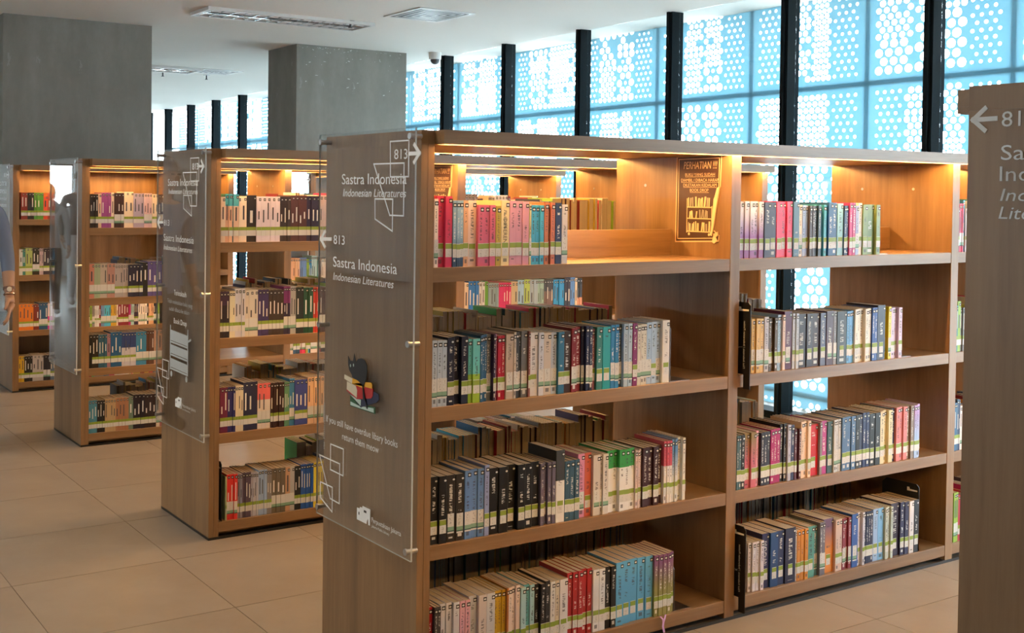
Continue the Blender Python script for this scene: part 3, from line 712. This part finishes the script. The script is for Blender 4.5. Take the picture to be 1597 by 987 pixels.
ROWS.append((0, 3, 'bottom', 'left', 38, lambda v: 664+v/7.985, lin_y(668, 1048, 1129, 936), '''
1|100|18.9|red|ac1e29|g; 2|185|19.0|dark grey|484446|g; 3|413|19.2|white|d6d4db|g; 2|545|19.2|baby pink|dda6b5|g; 1|648|19.6|pale grey|c0c5cb|g; 1|748|19.7|pinkish grey|ccc0ba|g; 1|855|19.7|silver grey|c6c6c9|g; 3|1000|19.7|mustard yellow|c59f2c|g; 1|1025|20.0|thin orange|b16e39|g;
2|1118|20.0|pale peach|e0d0c9|g; 1|1172|20.2|blush white|ddccc5|g; 1|1240|19.3|light teal|a2c6cc|g; 1|1310|19.5|mid teal|5b9b9b|g; 1|1370|19.2|pale aqua|99c1c9|g; 2|1480|19.1|black|212228|g; 1|1540|19.7|charcoal|2b2b30|g; 1|1604|19.2|light grey|cdcdcd|g; 1|1657|19.2|beige grey|c5bcab|g; 1|1761|19.3|white|d1cfd1|g;
5|2077|20.7|red|a4282e|g; 2|2232|19.9|white|d5d7db|g; 2|2365|19.9|black|1b1c1f|g; 5|2839|20.5|sky blue|5ba4d2|g; 5|3099|20.4|purple and green|8c8a52|g|7a4f78@.35~'''))
ROWS.append((1, 0, 'top', 'right', 45, lambda v: 1148+v/8.975, lin_y(1153, 401, 1484, 393), '''
5|385|19.8|white and purple|a06fae|g|efe6ea@.4~; 2|565|19.6|dark slate|383d56|g; 3|800|19.8|hot pink|dc3d6c|g; 1|885|19.7|steel blue|477090|g; 1|940|18.6|cream|ecd8bc|w; 2|1020|18.6|light blue|9cb1d9|g; 2|1095|18.4|charcoal|4a484e|g; 2|1180|18.4|dark teal|385266|g; 3|1285|18.6|cyan|4cadc9|g;
2|1420|19.6|royal blue|225587|g; 1|1505|19.2|light teal|8cc1c9|g; 2|1575|18.5|navy|243e68|g; 2|1660|19.6|magenta|bd387d|g; 1|1710|18.5|lavender|9da5cd|w; 1|1765|19.5|cream|ecdcc8|g; 1|1830|18.9|moss green|77915f|g; 1|1950|18.9|wide olive green|6d8a5c|g; 1|2005|18.8|green|7a946c|g'''))
ROWS.append((1, 1, 'second', 'right', 192, lambda v: 1145+v/7.05, lin_y(1153, 587, 1480, 551), '''
3|320|19.0|tan|d5b069|w; 1|370|19.5|grey white|b5b5c1|w; 3|467|18.8|dark brown|57483a|g; 2|525|19.8|light blue|99b9d9|g; 1|555|19.8|peach|d9c1b5|g; 1|640|20.8|plum|572246|w; 2|705|19.9|pale blue grey|b1bdcd|g; 1|805|19.6|near black|28222e|g; 1|870|19.4|dark grey|322e3a|g; 1|950|19.4|brown black|362228|g;
1|1011|19.4|blue grey|57617f|g; 1|1087|19.9|aubergine|4b374a|w; 1|1122|19.8|grey|87878d|w; 1|1227|19.6|black|1a1e22|g; 3|1317|19.5|sky blue|5799d1|g; 5|1507|19.9|cream white|d9d5c9|g; 2|1567|20.2|royal blue|224e9d|g; 1|1652|20.9|navy and red|1c223e|g; 2|1717|20.2|yellow|d5c93a|w; 3|1837|19.6|lavender pink|c5b1c9|g'''))
ROWS.append((1, 2, 'third', 'right', 20, lambda v: 1145+v/7.593, lin_y(1148, 764, 1477, 706), '''
2|75|18.9|olive teal|476771|g; 1|120|18.9|black|1e1a1a|g; 2|255|19.3|pink and olive|c16779|g|86764a@.3~; 2|307|19.6|light pink|dda1b5|g; 3|425|18.8|dark navy|2a2a3a|g; 3|555|19.3|magenta|a51765|g; 2|625|20.6|black|1a1a24|g; 1|665|20.2|pale lilac|b1b5cd|g; 1|705|20.0|navy|2e385d|g; 3|785|18.2|dark red|592836|g; 3|900|20.6|cream|e5c9b1|g; 1|1010|18.8|bright red|c4131b|g;
1|1040|19.4|grey|878185|g; 1|1105|19.6|orchid|b53e89|g; 1|1170|19.2|dark teal|38595f|g; 3|1267|19.6|pale grey|c1c5c9|w; 3|1429|20.0|denim blue|486b95|g; 1|1477|20.2|black|13171c|g; 1|1515|20.2|slate navy|2a324d|g; 2|1596|20.6|navy|1c2a59|g; 2|1720|20.0|green black|111515|g; 3|1871|20.3|pale gold|d5c9a1|g; 1|1908|20.6|deep blue|26365d|g; 3|2048|20.8|coral pink|cd7979|g; 2|2123|20.8|taupe|877971|g; 3|2215|20.8|blue and lilac|9cb5d9|g|ad8dc5@.35~'''))
ROWS.append((1, 3, 'bottom', 'right', 147, lambda v: 1145+v/6.167, lin_y(1148, 929, 1475, 850), '''
1|178|17.4|white|d5d1d9|g; 3|280|17.6|lilac white|d3cfd9|g; 1|350|19.5|indigo|282a55|g; 1|425|19.5|blue|1a4275|g; 1|490|19.5|navy|202e59|g; 1|590|19.9|dark navy|1a1c3d|g; 1|602|18.6|thin white|cfcfd1|g; 3|705|18.6|orange|cd8732|g; 1|775|18.8|teal and cream|57998f|g; 1|815|18.6|teal grey|578995|w; 2|870|19.6|grey|6d6d79|w;
1|968|20.2|purple and orange|d58838|g|674d6d@.35~; 2|1037|19.3|pale tan|cdb5a9|g; 3|1124|19.2|dark red|873242|w; 1|1184|20.2|blue|2a55a1|w; 3|1246|20.2|pale grey|c9c9d5|g; 4|1342|19.9|midnight blue|1a2245|g; 1|1390|20.0|light blue|99b5d9|g; 1|1447|20.0|sky blue|79b1dd|g; 3|1520|20.0|grey green|b5c1b9|g; 1|1597|20.6|dark purple|2a1e35|g; 2|1675|20.6|navy|282a4d|g; 1|1720|20.6|white|d1cdcd|g; 1|1764|20.6|black|181a22|g'''))
for bay, lv, lvn, side, start, conv, py, row in ROWS:
    items = layout(row, start, conv, py, .012); n = 0
    x_end = 0; prev = None
    for a, b_, g in items:
        n += 1
        lo = (T0 if bay == 0 else PA[0]+TP)+.001
        a = max(a, lo); w = max(.0045, b_-a-.0004)
        word = g[3]
        label = '%s paperback, %s from left, %s row, %s bay of front bookcase' % (word, ordinal(n), lvn, side)
        o = book(a, .010+R.random()**2*.014, ZS[lv]+.0002, w, g[2]*LB+(R.random()-.5)*.002, g, label, 'paperbacks facing out of the front bookcase')
        if word == 'cream titled':
            v, f = text_geo('DIFFEREN'); xs = [q[0] for q in v]; ys_ = [q[1] for q in v]
            mesh('title', [(w*.28+q[1]/CAP*w*.45, -.0004, .150-(q[0]-min(xs))/(max(xs)-min(xs))*.078) for q in v], f, BLACK, o)
        x_end = a+w
    if (bay, lv) in ((0, 1),): bookend(x_end+.004, .006, ZS[lv]+.0003, .208, STEEL, 'bent grey metal bookend after the last second-row book of the left bay', .10)
    if (bay, lv) == (0, 3): bookend(x_end+.002, .012, ZS[lv]+.0003, .17, STEEL, 'grey metal bookend after the last bottom-row book of the left bay', .08)
    if (bay, lv) == (1, 3): plate(x_end+.002, .012, ZS[3], None, 'black divider plate standing behind the last bottom shelf books of the right bay', .278, .0, -.0012)
    if (bay, lv) == (1, 0): bookend(x_end+.002, .012, ZS[lv]+.0003, .18, STEEL, 'bent metal bookend after the green books on the right top shelf', .06)
    if (bay, lv) == (1, 1): bookend(x_end+.002, .012, ZS[lv]+.0003, .13, STEEL, 'metal bookend after the last second-row book of the right bay', .07)

# all the smaller, farther books: one countless mass with real covers, pages and labels
SV, SF, SC = [], [], []
CREAM = (.46, .37, .26); GRN = (.235, .335, .035); WHT = (.6, .6, .58); SEA = (.2, .36, .25); DRK = (.012, .012, .014)
def sbox(x0, y0, z0, x1, y1, z1, cs):
    """cs: colours of bottom, top, front(-y), right, back(+y), left"""
    n = len(SV)
    SV.extend([(x0, y0, z0), (x1, y0, z0), (x1, y1, z0), (x0, y1, z0), (x0, y0, z1), (x1, y0, z1), (x1, y1, z1), (x0, y1, z1)])
    SF.extend([tuple(n+k for k in q) for q in ((0, 3, 2, 1), (4, 5, 6, 7), (0, 1, 5, 4), (1, 2, 6, 5), (2, 3, 7, 6), (3, 0, 4, 7))]); SC.extend(cs)
def sbook(x0, x1, y, z, h, g, d=BD, flip=False):
    """flip: spine faces +y"""
    c1, c2 = lin(g[4]), lin(g[6]); s = -1 if flip else 1
    def bx(ya, yb, za, zb, xa, xb, cs): 
        A, Bq = (y+s*ya, y+s*yb); sbox(xa, min(A, Bq), za, xb, max(A, Bq), zb, cs)
    bt = .0007
    zs = z+h*g[7] if g[8] < .1 else z+h*.6
    for za, zb, c in ((z, zs, c1), (zs, z+h, c2)):
        if zb-za < .002: continue
        bx(0, .0012, za, zb, x0, x1, [c]*6); bx(.0012, d, za, zb, x0, x0+bt, [c]*6); bx(.0012, d, za, zb, x1-bt, x1, [c]*6)
    vr = (.9+.2*R.random())*.42 if flip else .8+.4*R.random(); pg = tuple(q*vr for q in CREAM); bt = .0004 if flip else bt  # flipped books: shade of the far side put into the page colour
    bx(.0013, d+(.0004 if flip else -.0012), z+.0005, z+h-.001, x0+(.0002 if flip else bt), x1-(.0006 if flip else bt), [pg]*6)
    if g[5] == 'w':
        bx(-.0005, 0, z+.042, z+.082, x0+.0003, x1-.0003, [WHT]*6); bx(-.0005, 0, z+.030, z+.042, x0+.0003, x1-.0003, [SEA]*6); bx(-.0005, 0, z+.026, z+.030, x0+.0003, x1-.0003, [(.03, .1, .07)]*6)
    elif g[5] == 'g':
        bx(-.0005, 0, z+.028, z+.053, x0+.0003, x1-.0003, [WHT]*6); bx(-.0005, 0, z+.053, z+.068, x0+.0003, x1-.0003, [GRN]*6)
    k = min(.011, x1-x0-.002)
    if k > .003 and not flip:
        bx(-.0005, 0, z+h-.020, z+h-.008, x1-k-.0006, x1-.0006, [DRK]*6); bx(-.0008, -.0005, z+h-.016, z+h-.012, x1-k*.85, x1-k*.25, [WHT]*6)
        lt = (.7, .68, .64) if lum(c1) < .22 else (.06, .06, .08)
        xm = (x0+x1)/2; q = (x1-x0)*.14; t0 = z+.085+.02*R.random(); 
        if R.random() < .8: bx(-.0004, 0, t0, min(t0+.03+.05*R.random(), z+h-.025), xm-q, xm+q, [lt]*6)
def fill_row(row, start, conv, py, Y, z, xmin, scale=1.0, xmax=9):
    e = 0
    for a, b_, g in layout(row, start, conv, py, Y):
        a = max(a, xmin); 
        if b_-a < .003 or b_ > xmax: continue
        sbook(a, b_-.0004, Y+R.random()*.005, z+.0002, g[2]*scale*LB, g); e = b_
    return e
PAL = 'e6dad2 d23f64 33506f dfae88 b5a145 48afd8 213760 c6c4c8 141b33 86ab36 2b5d85 696e74 392b4a b11f3c b6a799 d5d5d9 7b1e2a 377c7a 2a7cb3 ccc7bc 15161a 6287be 36964b 381c23 c59f2c a2c6cc 2a2a3a a51765 cd8732 878185 d6d4db e0d0c9'.split()
def random_run(x, xe, Y, z, flip=False, hmin=.175, hmax=.215, d=BD):
    while x < xe:
        n = R.choice((1, 1, 2, 3, 4)); w = .008+.014*R.random()**1.5; h = (hmin+(hmax-hmin)*R.random())*LB; c = R.choice(PAL); lb = R.choice('ggw')
        for _ in range(n):
            if x+w > xe: return
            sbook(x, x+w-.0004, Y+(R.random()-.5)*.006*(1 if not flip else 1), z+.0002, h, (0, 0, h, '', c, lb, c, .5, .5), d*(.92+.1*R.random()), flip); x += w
# front bookcase: books of the far side, seen from behind
for x0, x1, lv, hm, hx in ((.74, 1.20, 0, .185, .205), (.15, 1.20, 1, .20, .225), (.05, 1.20, 2, .195, .225), (.05, 1.33, 3, .19, .22), (1.415, 2.06, 1, .205, .235), (1.415, 2.06, 2, .19, .22), (1.415, 2.69, 3, .20, .23)):
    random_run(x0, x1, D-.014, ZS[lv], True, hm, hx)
# third bay of the front bookcase and the hidden foreground case
for lv in range(4): random_run(PA[1]+TP+.003, PA[1]+TP+.6, .012, ZS[lv])
# second bookcase
CB = lambda o, s: (lambda v: o+v/s)
rb = [(338, 9.285, 60, (343, 381), (503, 377), 0, '''1|125|19.2|x|e5d2be|g; 2|225|20.4|x|e5b699|g|55b5c1@.25; 1|242|20.3|x|2a6a78|g; 1|320|20.3|x|e0bca4|g|55b5c1@.25; 1|350|19.3|x|e9d6c2|g; 1|435|19.5|x|eddac6|g; 1|575|19.9|x|1c1111|g; 5|915|19.4|x|d9cdd9|g; 3|1070|19.4|x|2a1b1b|g; 3|1240|20.0|x|4a2320|g; 1|1305|20.0|x|4a2320|g; 3|1490|19.8|x|1d1436|g; 2|1590|20.2|x|e0c8c8|g'''),
      (338, 9.285, 50, (343, 529), (503, 521), 1, '''3|185|19.6|x|231823|g|3a2040@.3; 2|265|19.6|x|d5cdb1|g; 3|410|20.6|x|c5c5d1|g; 1|465|19.6|x|cdc3b6|w; 2|600|19.8|x|cdc5b9|w; 3|755|19.8|x|3a2959|g; 4|970|19.5|x|382921|g; 3|1065|20.8|x|2a1c3a|w|77296a@.35; 2|1150|20.8|x|a5a5a5|w; 2|1260|20.3|x|1b2321|g; 2|1395|20.0|x|154832|g; 2|1485|19.9|x|bd382f|g; 2|1580|19.8|x|48373e|w'''),
      (338, 8.227, 40, (343, 677), (503, 657), 2, '''2|140|19.2|x|691b3e|g; 3|240|19.2|x|282665|g; 3|340|19.5|x|d5c9b1|g; 3|525|20.6|x|252746|g; 3|690|19.6|x|d5c9c1|w|dd6868@.36; 5|868|19.4|x|2f1414|g; 3|935|19.3|x|578969|g; 2|1000|20.6|x|387aad|w; 3|1168|19.8|x|3a468d|g; 5|1370|20.6|x|d5b191|w'''),
      (338, 8.227, 112, (343, 812), (503, 793), 3, '''2|130|18.5|x|c1c999|g; 3|265|19.3|x|d52f2b|w; 2|330|19.0|x|878595|g; 3|440|19.3|x|57485a|g; 4|535|18.8|x|b5b5c5|g; 3|645|19.6|x|99b1d5|g; 2|705|19.2|x|817e7e|g; 3|880|19.4|x|675d4e|w; 1|940|19.3|x|bd9575|w; 1|1000|19.2|x|adadad|w; 2|1080|19.2|x|15171b|g; 5|1240|19.6|x|1b52a5|g; 4|1360|19.8|x|d5c53a|g''')]
for o, s, st, p, q, lv, row in rb:
    e = fill_row(row, st, CB(o, s), lin_y(p[0], p[1], q[0], q[1]), YB+.012, ZS[lv], XB0+T0+.001)
    random_run(e+.002, min(e+.25, XB0+PB[0]-.05), YB+.012, ZS[lv])
    x2 = XB0+PB[0]+TP+.003
    if lv == 1: fill_row('''1|335|19.4|x|d5c0a5|n; 3|425|20.0|x|1d6abb|n; 2|475|19.4|x|c5c9d1|n; 1|505|19.6|x|5a9a3c|n; 4|595|18.6|x|7c95a5|n; 5|700|18.6|x|c42767|n; 2|760|19.0|x|b5a585|n; 2|815|19.6|x|8fb5d5|n; 2|865|19.8|x|a5bd59|n; 2|930|19.6|x|95a5b5|n; 3|985|19.6|x|8cada5|n; 4|1065|19.4|x|6c5750|n|3a3a40@.3; 4|1160|19.2|x|278ccc|n; 2|1210|19.6|x|272335|n; 2|1250|20.0|x|5785c5|n; 1|1268|19.6|x|d5c0a0|n; 2|1310|19.4|x|c98a68|n|18181a@.5''', 297, CB(670, 5.507), lambda x: 470, YB+.012, ZS[1], x2)
    else: random_run(x2, x2+(.95 if lv == 2 else .55), YB+.012, ZS[lv])
    random_run(XB0+PB[1]+TP+.003, XB0+PB[1]+TP+.4, YB+.012, ZS[lv])
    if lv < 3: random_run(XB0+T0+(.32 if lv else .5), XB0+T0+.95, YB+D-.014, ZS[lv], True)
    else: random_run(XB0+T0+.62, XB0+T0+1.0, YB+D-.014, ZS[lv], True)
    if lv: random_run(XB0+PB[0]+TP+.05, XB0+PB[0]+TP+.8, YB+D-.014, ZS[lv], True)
rc = [(132, 12.98, 110, 356, 0, '''3|275|19.2|x|201a1c|g; 1|340|19.6|x|dcc0a8|g; 3|540|20.2|x|96488d|g; 1|600|20.2|x|e8d2bc|g; 3|800|20.0|x|381c18|w; 2|990|20.8|x|e8d4b8|g; 3|1205|20.0|x|ada1b9|g; 3|1365|20.0|x|d5b5b9|w; 2|1490|19.6|x|e0ccb0|g; 2|1600|19.4|x|38282a|w'''),
      (132, 12.34, 85, 465, 1, '''1|185|19.6|x|bd7d6d|w; 2|300|19.6|x|99a989|w; 2|435|19.6|x|b1a599|w; 2|580|19.6|x|ad8175|w; 5|840|19.0|x|a59d9d|g; 4|1120|18.8|x|191935|g; 1|1215|19.8|x|0e0e10|n; 3|1490|20.4|x|594d89|g'''),
      (132, 8.976, 60, 574, 2, '''1|105|19.2|x|0e0c0c|n; 2|195|19.2|x|201812|g; 3|315|18.9|x|2a5971|g; 1|365|19.2|x|9d7585|g; 3|520|20.0|x|1b5581|g; 5|720|19.4|x|bdbac4|g|2a3c70@.45; 3|865|19.4|x|3a81a9|w; 3|970|19.8|x|593a2f|w; 2|1085|19.8|x|ad8975|w'''),
      (132, 8.976, 50, 674, 3, '''3|175|18.8|x|4a89a1|g; 3|285|18.4|x|1b1b1f|g; 4|435|18.8|x|b59971|g; 4|615|19.0|x|a57555|g; 1|680|19.2|x|698171|g; 3|840|20.0|x|1b1423|g; 3|1000|19.6|x|2a1b1f|g; 1|1050|20.2|x|c8b8a8|w; 1|1085|19.8|x|9d696d|w''')]
for o, s, st, yy, lv, row in rc:
    e = fill_row(row, st, CB(o, s), lambda x, yy=yy: yy, YC+.012, ZS[lv], XC0+T0+.001)
    if lv in (1, 3): random_run(XC0+T0+.32, XC0+T0+.95, YC+D-.014, ZS[lv], True)
    if lv == 1: random_run(e+.01, e+.2, YC+.012, ZS[lv])
    random_run(XC0+PC[0]+TP+.003, XC0+PC[0]+TP+.55, YC+.012, ZS[lv])
    random_run(XC0+PC[1]+TP+.003, XC0+PC[1]+TP+.3, YC+.012, ZS[lv])
re_ = [(85, 0, 340, '''2|112|19.4|x|85302a|g; 2|138|19.4|x|1c1e20|g; 3|176|19.4|x|579a3a|g; 1|193|17.0|x|d54e2f|g; 2|222|19.2|x|9d4e3e|g; 3|270|19.2|x|c0a080|g'''),
       (78, 1, 427, '''1|92|18.6|x|c4ccce|g; 1|104|18.6|x|3a7a70|g; 2|132|19.6|x|a5b46a|g; 2|160|19.4|x|20201e|w; 2|176|19.0|x|b9a5b1|g; 3|212|18.9|x|2b2338|g; 1|224|19.2|x|2a5a80|g; 3|270|19|x|6a5a50|g'''),
       (76, 2, 514, '''4|136|19.0|x|d57a2a|g; 2|158|18.6|x|75281e|g; 3|194|19.4|x|235079|w; 1|212|19.0|x|c83c90|g|dccad0@.5; 3|270|19|x|907060|g'''),
       (74, 3, 595, '''2|98|18.6|x|d5ad2a|g; 3|132|18.4|x|1c1a1c|g; 3|176|18.8|x|b1a9a5|g; 2|204|18.4|x|222028|w; 2|224|18.6|x|5a6c80|g; 4|275|18.6|x|a89878|g''')]
for st, lv, yy, row in re_:
    fill_row(row, st, CB(0, 2.597), lambda x, yy=yy: yy, YE+.012, ZS[lv], XE0+T0+.001, 1.0, XE0+1.25)
    if lv > 1: random_run(XE0+T0+.45, XE0+1.2, YE+.012, ZS[lv])
me = bpy.data.meshes.new('shelved_books'); me.from_pydata(SV, [], SF); me.materials.append(STUFFB)
ca = me.color_attributes.new('Col', 'FLOAT_COLOR', 'CORNER')
buf = []
for c in SC: buf += [c[0], c[1], c[2], 1.0]*4
ca.data.foreach_set('color', buf)
tag(inst('shelved_books', me), 'distant and rear paperbacks on the farther and back-facing bookcase shelves', 'books', None, 'stuff')
# purple ribbon hanging from the bottom shelf
m = Mat('purple_ribbon'); n = m.noise(30, m.coords(), 3); m.base(m.mix(n, (.45, .2, .62), (.72, .5, .85)), .35); RIB = m.m
def strip(b, pts, w, th=.0008):
    for p, q in zip(pts, pts[1:]):
        p, q = Vector(p), Vector(q); b.prism([(p.x-w/2, p.y, p.z), (p.x+w/2, p.y, p.z), (q.x+w/2, q.y, q.z), (q.x-w/2, q.y, q.z)], (0, th, 0))
    return b
rx = ray_x(1033, 965, -.004)
rb_ = tag(empty('ribbon_bow', (rx, -.006, ZS[3])), 'lilac ribbon bow hanging over the bottom shelf edge of the left bay', 'ribbon')
strip(B(), [(-.012, 0, .006), (-.003, -.004, -.004), (.0, -.003, -.016)], .007).build('loop', RIB, rb_)
strip(B(), [(.014, 0, .008), (.004, -.005, -.005), (.001, -.004, -.016)], .007).build('loop', RIB, rb_)
strip(B(), [(0, -.004, -.012), (-.003, -.005, -.030), (.004, -.004, -.052)], .009).build('tail', RIB, rb_)

# ------------------------------------------------------------------ people
def skin_mesh(name, verts, edges, mats, classify=None, sub=2, parent=None, root=0):
    me = bpy.data.meshes.new(name); me.from_pydata([v[0] for v in verts], edges, [])
    o = bpy.data.objects.new(name, me); COL.objects.link(o)
    o.modifiers.new('skin', 'SKIN').use_smooth_shade = True
    for k, v in enumerate(verts):
        r = v[1]; me.skin_vertices[0].data[k].radius = (r, r) if not isinstance(r, tuple) else r
        me.skin_vertices[0].data[k].use_root = (k == root)
    sb = o.modifiers.new('sub', 'SUBSURF'); sb.levels = sub; sb.render_levels = sub
    dg = bpy.context.evaluated_depsgraph_get(); nm = bpy.data.meshes.new_from_object(o.evaluated_get(dg))
    bpy.data.objects.remove(o); nm.materials.clear()
    for q in mats: nm.materials.append(q)
    if classify:
        for p in nm.polygons: p.material_index = classify(p.center)
    for p in nm.polygons: p.use_smooth = True
    return inst(name, nm, parent)
SKIN1 = simple('skin', (.36, .20, .125), .5); HAIR = simple('dark_hair', (.012, .010, .009), .6)
def ellipsoid(name, c, r, mat, parent, cutz=None):
    bm = bmesh.new(); bmesh.ops.create_uvsphere(bm, u_segments=18, v_segments=12, radius=1)
    if cutz is not None: bmesh.ops.delete(bm, geom=[v for v in bm.verts if v.co.z < cutz], context='VERTS')
    for v in bm.verts: v.co = Vector((v.co.x*r[0], v.co.y*r[1], v.co.z*r[2]))
    me = bpy.data.meshes.new(name); bm.to_mesh(me); bm.free(); me.materials.append(mat)
    for p in me.polygons: p.use_smooth = True
    return inst(name, me, parent, c)
def hand(parent, wrist, dirv, side, palmn, s=1.0):
    """relaxed hand: palm, four unequal bent fingers and a thumb, one skinned mesh"""
    d = Vector(dirv).normalized(); n = Vector(palmn).normalized(); a = d.cross(n)*side
    P = lambda u, v, w: Vector(wrist)+(d*u+a*v+n*w)*s
    vs = [(P(-.02, 0, 0), (.026*s, .02*s)), (P(.03, 0, 0), (.03*s, .016*s)), (P(.075, 0, .002), (.036*s, .014*s))]; es = [(0, 1), (1, 2)]
    for v0, L in ((-.030, .082), (-.010, .092), (.010, .086), (.029, .068)):
        k = len(vs); vs += [(P(.088, v0, .004), .0095*s), (P(.088+L*.45, v0*1.08, .012), .009*s), (P(.088+L*.75, v0*1.1, .026), .008*s), (P(.088+L*.93, v0*1.1, .042), .0065*s)]
        es += [(2, k), (k, k+1), (k+1, k+2), (k+2, k+3)]
    k = len(vs); vs += [(P(.035, -.040, .008), .012*s), (P(.068, -.054, .02), .0105*s), (P(.095, -.056, .032), .008*s)]; es += [(1, k), (k, k+1), (k+1, k+2)]
    return skin_mesh('hand', vs, es, [SKIN1], None, 1, parent, 1)
def person(name, loc, rotz, label, shirt, trouser, shoe, sleeve='half', arm_r=None, arm_l=None, hair='short', hscale=1.0, hairmat=None, stride=.0):
    t = tag(empty(name, loc, rotz), label, 'person', None)
    s = hscale
    arm_r = arm_r or [(.215, 0, 1.43), (.262, .01, 1.17), (.27, -.05, .93)]
    arm_l = arm_l or [(-.215, 0, 1.43), (-.262, .01, 1.17), (-.27, -.05, .93)]
    V = [((0, 0, .97), (.155, .115)), ((0, 0, 1.12), (.14, .10)), ((0, .005, 1.30), (.165, .11)), ((0, .005, 1.43), (.12, .085)), ((0, .0, 1.50), (.052, .055)), ((0, -.015, 1.565), (.055, .06)), ((0, -.02, 1.64), (.075, .092)), ((0, -.015, 1.71), (.068, .085))]
    E_ = [(i, i+1) for i in range(7)]
    seg = []
    def chain(root, pts, radii):
        pr = root
        for p, r in zip(pts, radii):
            V.append((p, r)); E_.append((pr, len(V)-1)); pr = len(V)-1
        return pr
    chain(3, arm_r, (.062, .045, .030)); chain(3, arm_l, (.062, .045, .030))
    leg = (.085, .058, .042, .045)
    chain(0, [(.095, 0, .86), (.10, -.01+stride*.4, .50), (.10, .02+stride, .10), (.11, -.10+stride, .045)], ((.105, .11), .075, .05, .042))
    chain(0, [(-.095, 0, .86), (-.10, -.01-stride*.4, .50), (-.10, .02-stride, .10), (-.11, -.10-stride, .045)], ((.105, .11), .075, .05, .042))
    V2 = [(Vector(p)*s, tuple(q*s for q in r) if isinstance(r, tuple) else r*s) for p, r in V]
    def side_frac(c, arm):
        S0, E0, W0 = (Vector(p)*s for p in arm)
        best = (9, 0)
        for k, (p, q) in enumerate(((S0, E0), (E0, W0))):
            d = q-p; u = max(0, min(1, (c-p).dot(d)/d.length_squared)); dist = (c-(p+d*u)).length
            if dist < best[0]: best = (dist, k+u)
        return best
    lim = {'half': 1.15, 'long': 1.95, 'rolled': 1.38}[sleeve]
    def cls(c):
        z = c.z/s
        if z > 1.475 and abs(c.x) < .13*s: return 2
        for arm in (arm_r, arm_l):
            dist, u = side_frac(c, arm)
            if dist < .08*s and abs(c.x) > .17*s: return 2 if u > lim else 0
        if z < .085: return 3
        return 1 if z < .93 else 0
    skin_mesh('body', V2, E_, [shirt, trouser, SKIN1, shoe], cls, 2, t, 0)
    hm = hairmat or HAIR
    if hair == 'short':
        ellipsoid('hair', (0, .008*s, 1.685*s), (.098*s, .112*s, .105*s), hm, t, -.15)
    else:
        ellipsoid('headscarf', (0, .012*s, 1.655*s), (.108*s, .118*s, .145*s), hm, t, -.9); ellipsoid('headscarf_drape', (0, 0, 1.45*s), (.165*s, .135*s, .13*s), hm, t)
        ellipsoid('face', (0, -.062*s, 1.655*s), (.068*s, .055*s, .092*s), SKIN1, t)
    for sx in (-1, 1): ellipsoid('eye', (sx*.031*s, -.105*s, 1.665*s), (.011*s, .009*s, .007*s), BLACK, t)
    ellipsoid('nose', (0, -.118*s, 1.635*s), (.012*s, .016*s, .022*s), SKIN1, t); ellipsoid('mouth', (0, -.104*s, 1.598*s), (.022*s, .008*s, .006*s), simple('lips', (.3, .1, .08), .5), t)
    for arm, sd in ((arm_r, 1), (arm_l, -1)):
        E0, W0 = Vector(arm[1])*s, Vector(arm[2])*s
        hand(t, W0, (W0-E0), sd, (-sd*.9, -.3, 0), s)
    return t
BLUE = simple('blue_grey_shirt', (.13, .17, .26), .85); DKT = simple('dark_trousers', (.03, .03, .035), .85); SHOE = simple('shoe', (.02, .02, .02), .5)
ar = [(.215, 0, 1.43), (.262, .03, 1.16), (.295, -.04, .945)]
pl = (-.575, 3.925, 0)
p1 = person('person', pl, YAW, 'person at the left edge in rolled blue grey sleeves wearing a wristwatch', BLUE, DKT, SHOE, 'rolled', ar, None, 'short', 1.0)
wv = Vector(ar[2]); ev = Vector(ar[1]); dv = (wv-ev).normalized()
def bangle(name, at, r, w, mat, parent):
    c = ev.lerp(wv, at); b = B(); b.tube(c-dv*w/2, c+dv*w/2, r, r, 18, 0, True); return b.build(name, mat, parent)
GLD = simple('rose_gold', (.55, .33, .22), .25, 1.0)
bangle('watch_strap', .80, .034, .014, simple('brown_strap', (.12, .06, .04), .5), p1)
c = ev.lerp(wv, .80); B().tube(c+Vector((.012, -.030, 0)), c+Vector((.016, -.042, 0)), .019, .018, 20).build('watch_case', GLD, p1)
B().tube(c+Vector((.016, -.0421, 0)), c+Vector((.0165, -.0432, 0)), .0145, n=20).build('watch_dial', WHITE, p1)
bangle('bracelet', .95, .033, .006, GLD, p1)
cv = Vector(pl)+Matrix.Rotation(YAW, 3, 'Z') @ (wv+dv*.125+Vector((-.035, -.035, 0)))
cup = tag(empty('plastic_cup', cv), 'small clear plastic cup held in the hand of the person at left', 'cup')
B().tube((0, 0, -.035), (0, 0, .035), .022, .030, 18, 0, False).tube((0, 0, -.035), (0, 0, -.0345), .022, .022, 18).build('cup_wall', CUPM, cup); B().tube((0, 0, .033), (0, 0, .036), .0315, .0315, 18, 0, False).build('cup_rim', CUPM, cup)
GREY = simple('grey_headscarf', (.14, .14, .15), .9); LGREY = simple('light_grey_top', (.33, .34, .36), .85); WTR = simple('white_trousers', (.6, .6, .6), .85); BRN = simple('dark_top', (.07, .065, .06), .85)
person('person', (-1.74, 11.25, 0), math.radians(10), 'person in light grey top and dark trousers, mirrored in the third sign panel', LGREY, DKT, WTR, 'long', None, None, 'scarf', .92, GREY, .12)
person('person', (-2.40, 12.1, 0), math.radians(-5), 'person in dark top and white trousers, mirrored in the third sign panel', BRN, WTR, WTR, 'long', None, None, 'short', 1.02, None, .05)
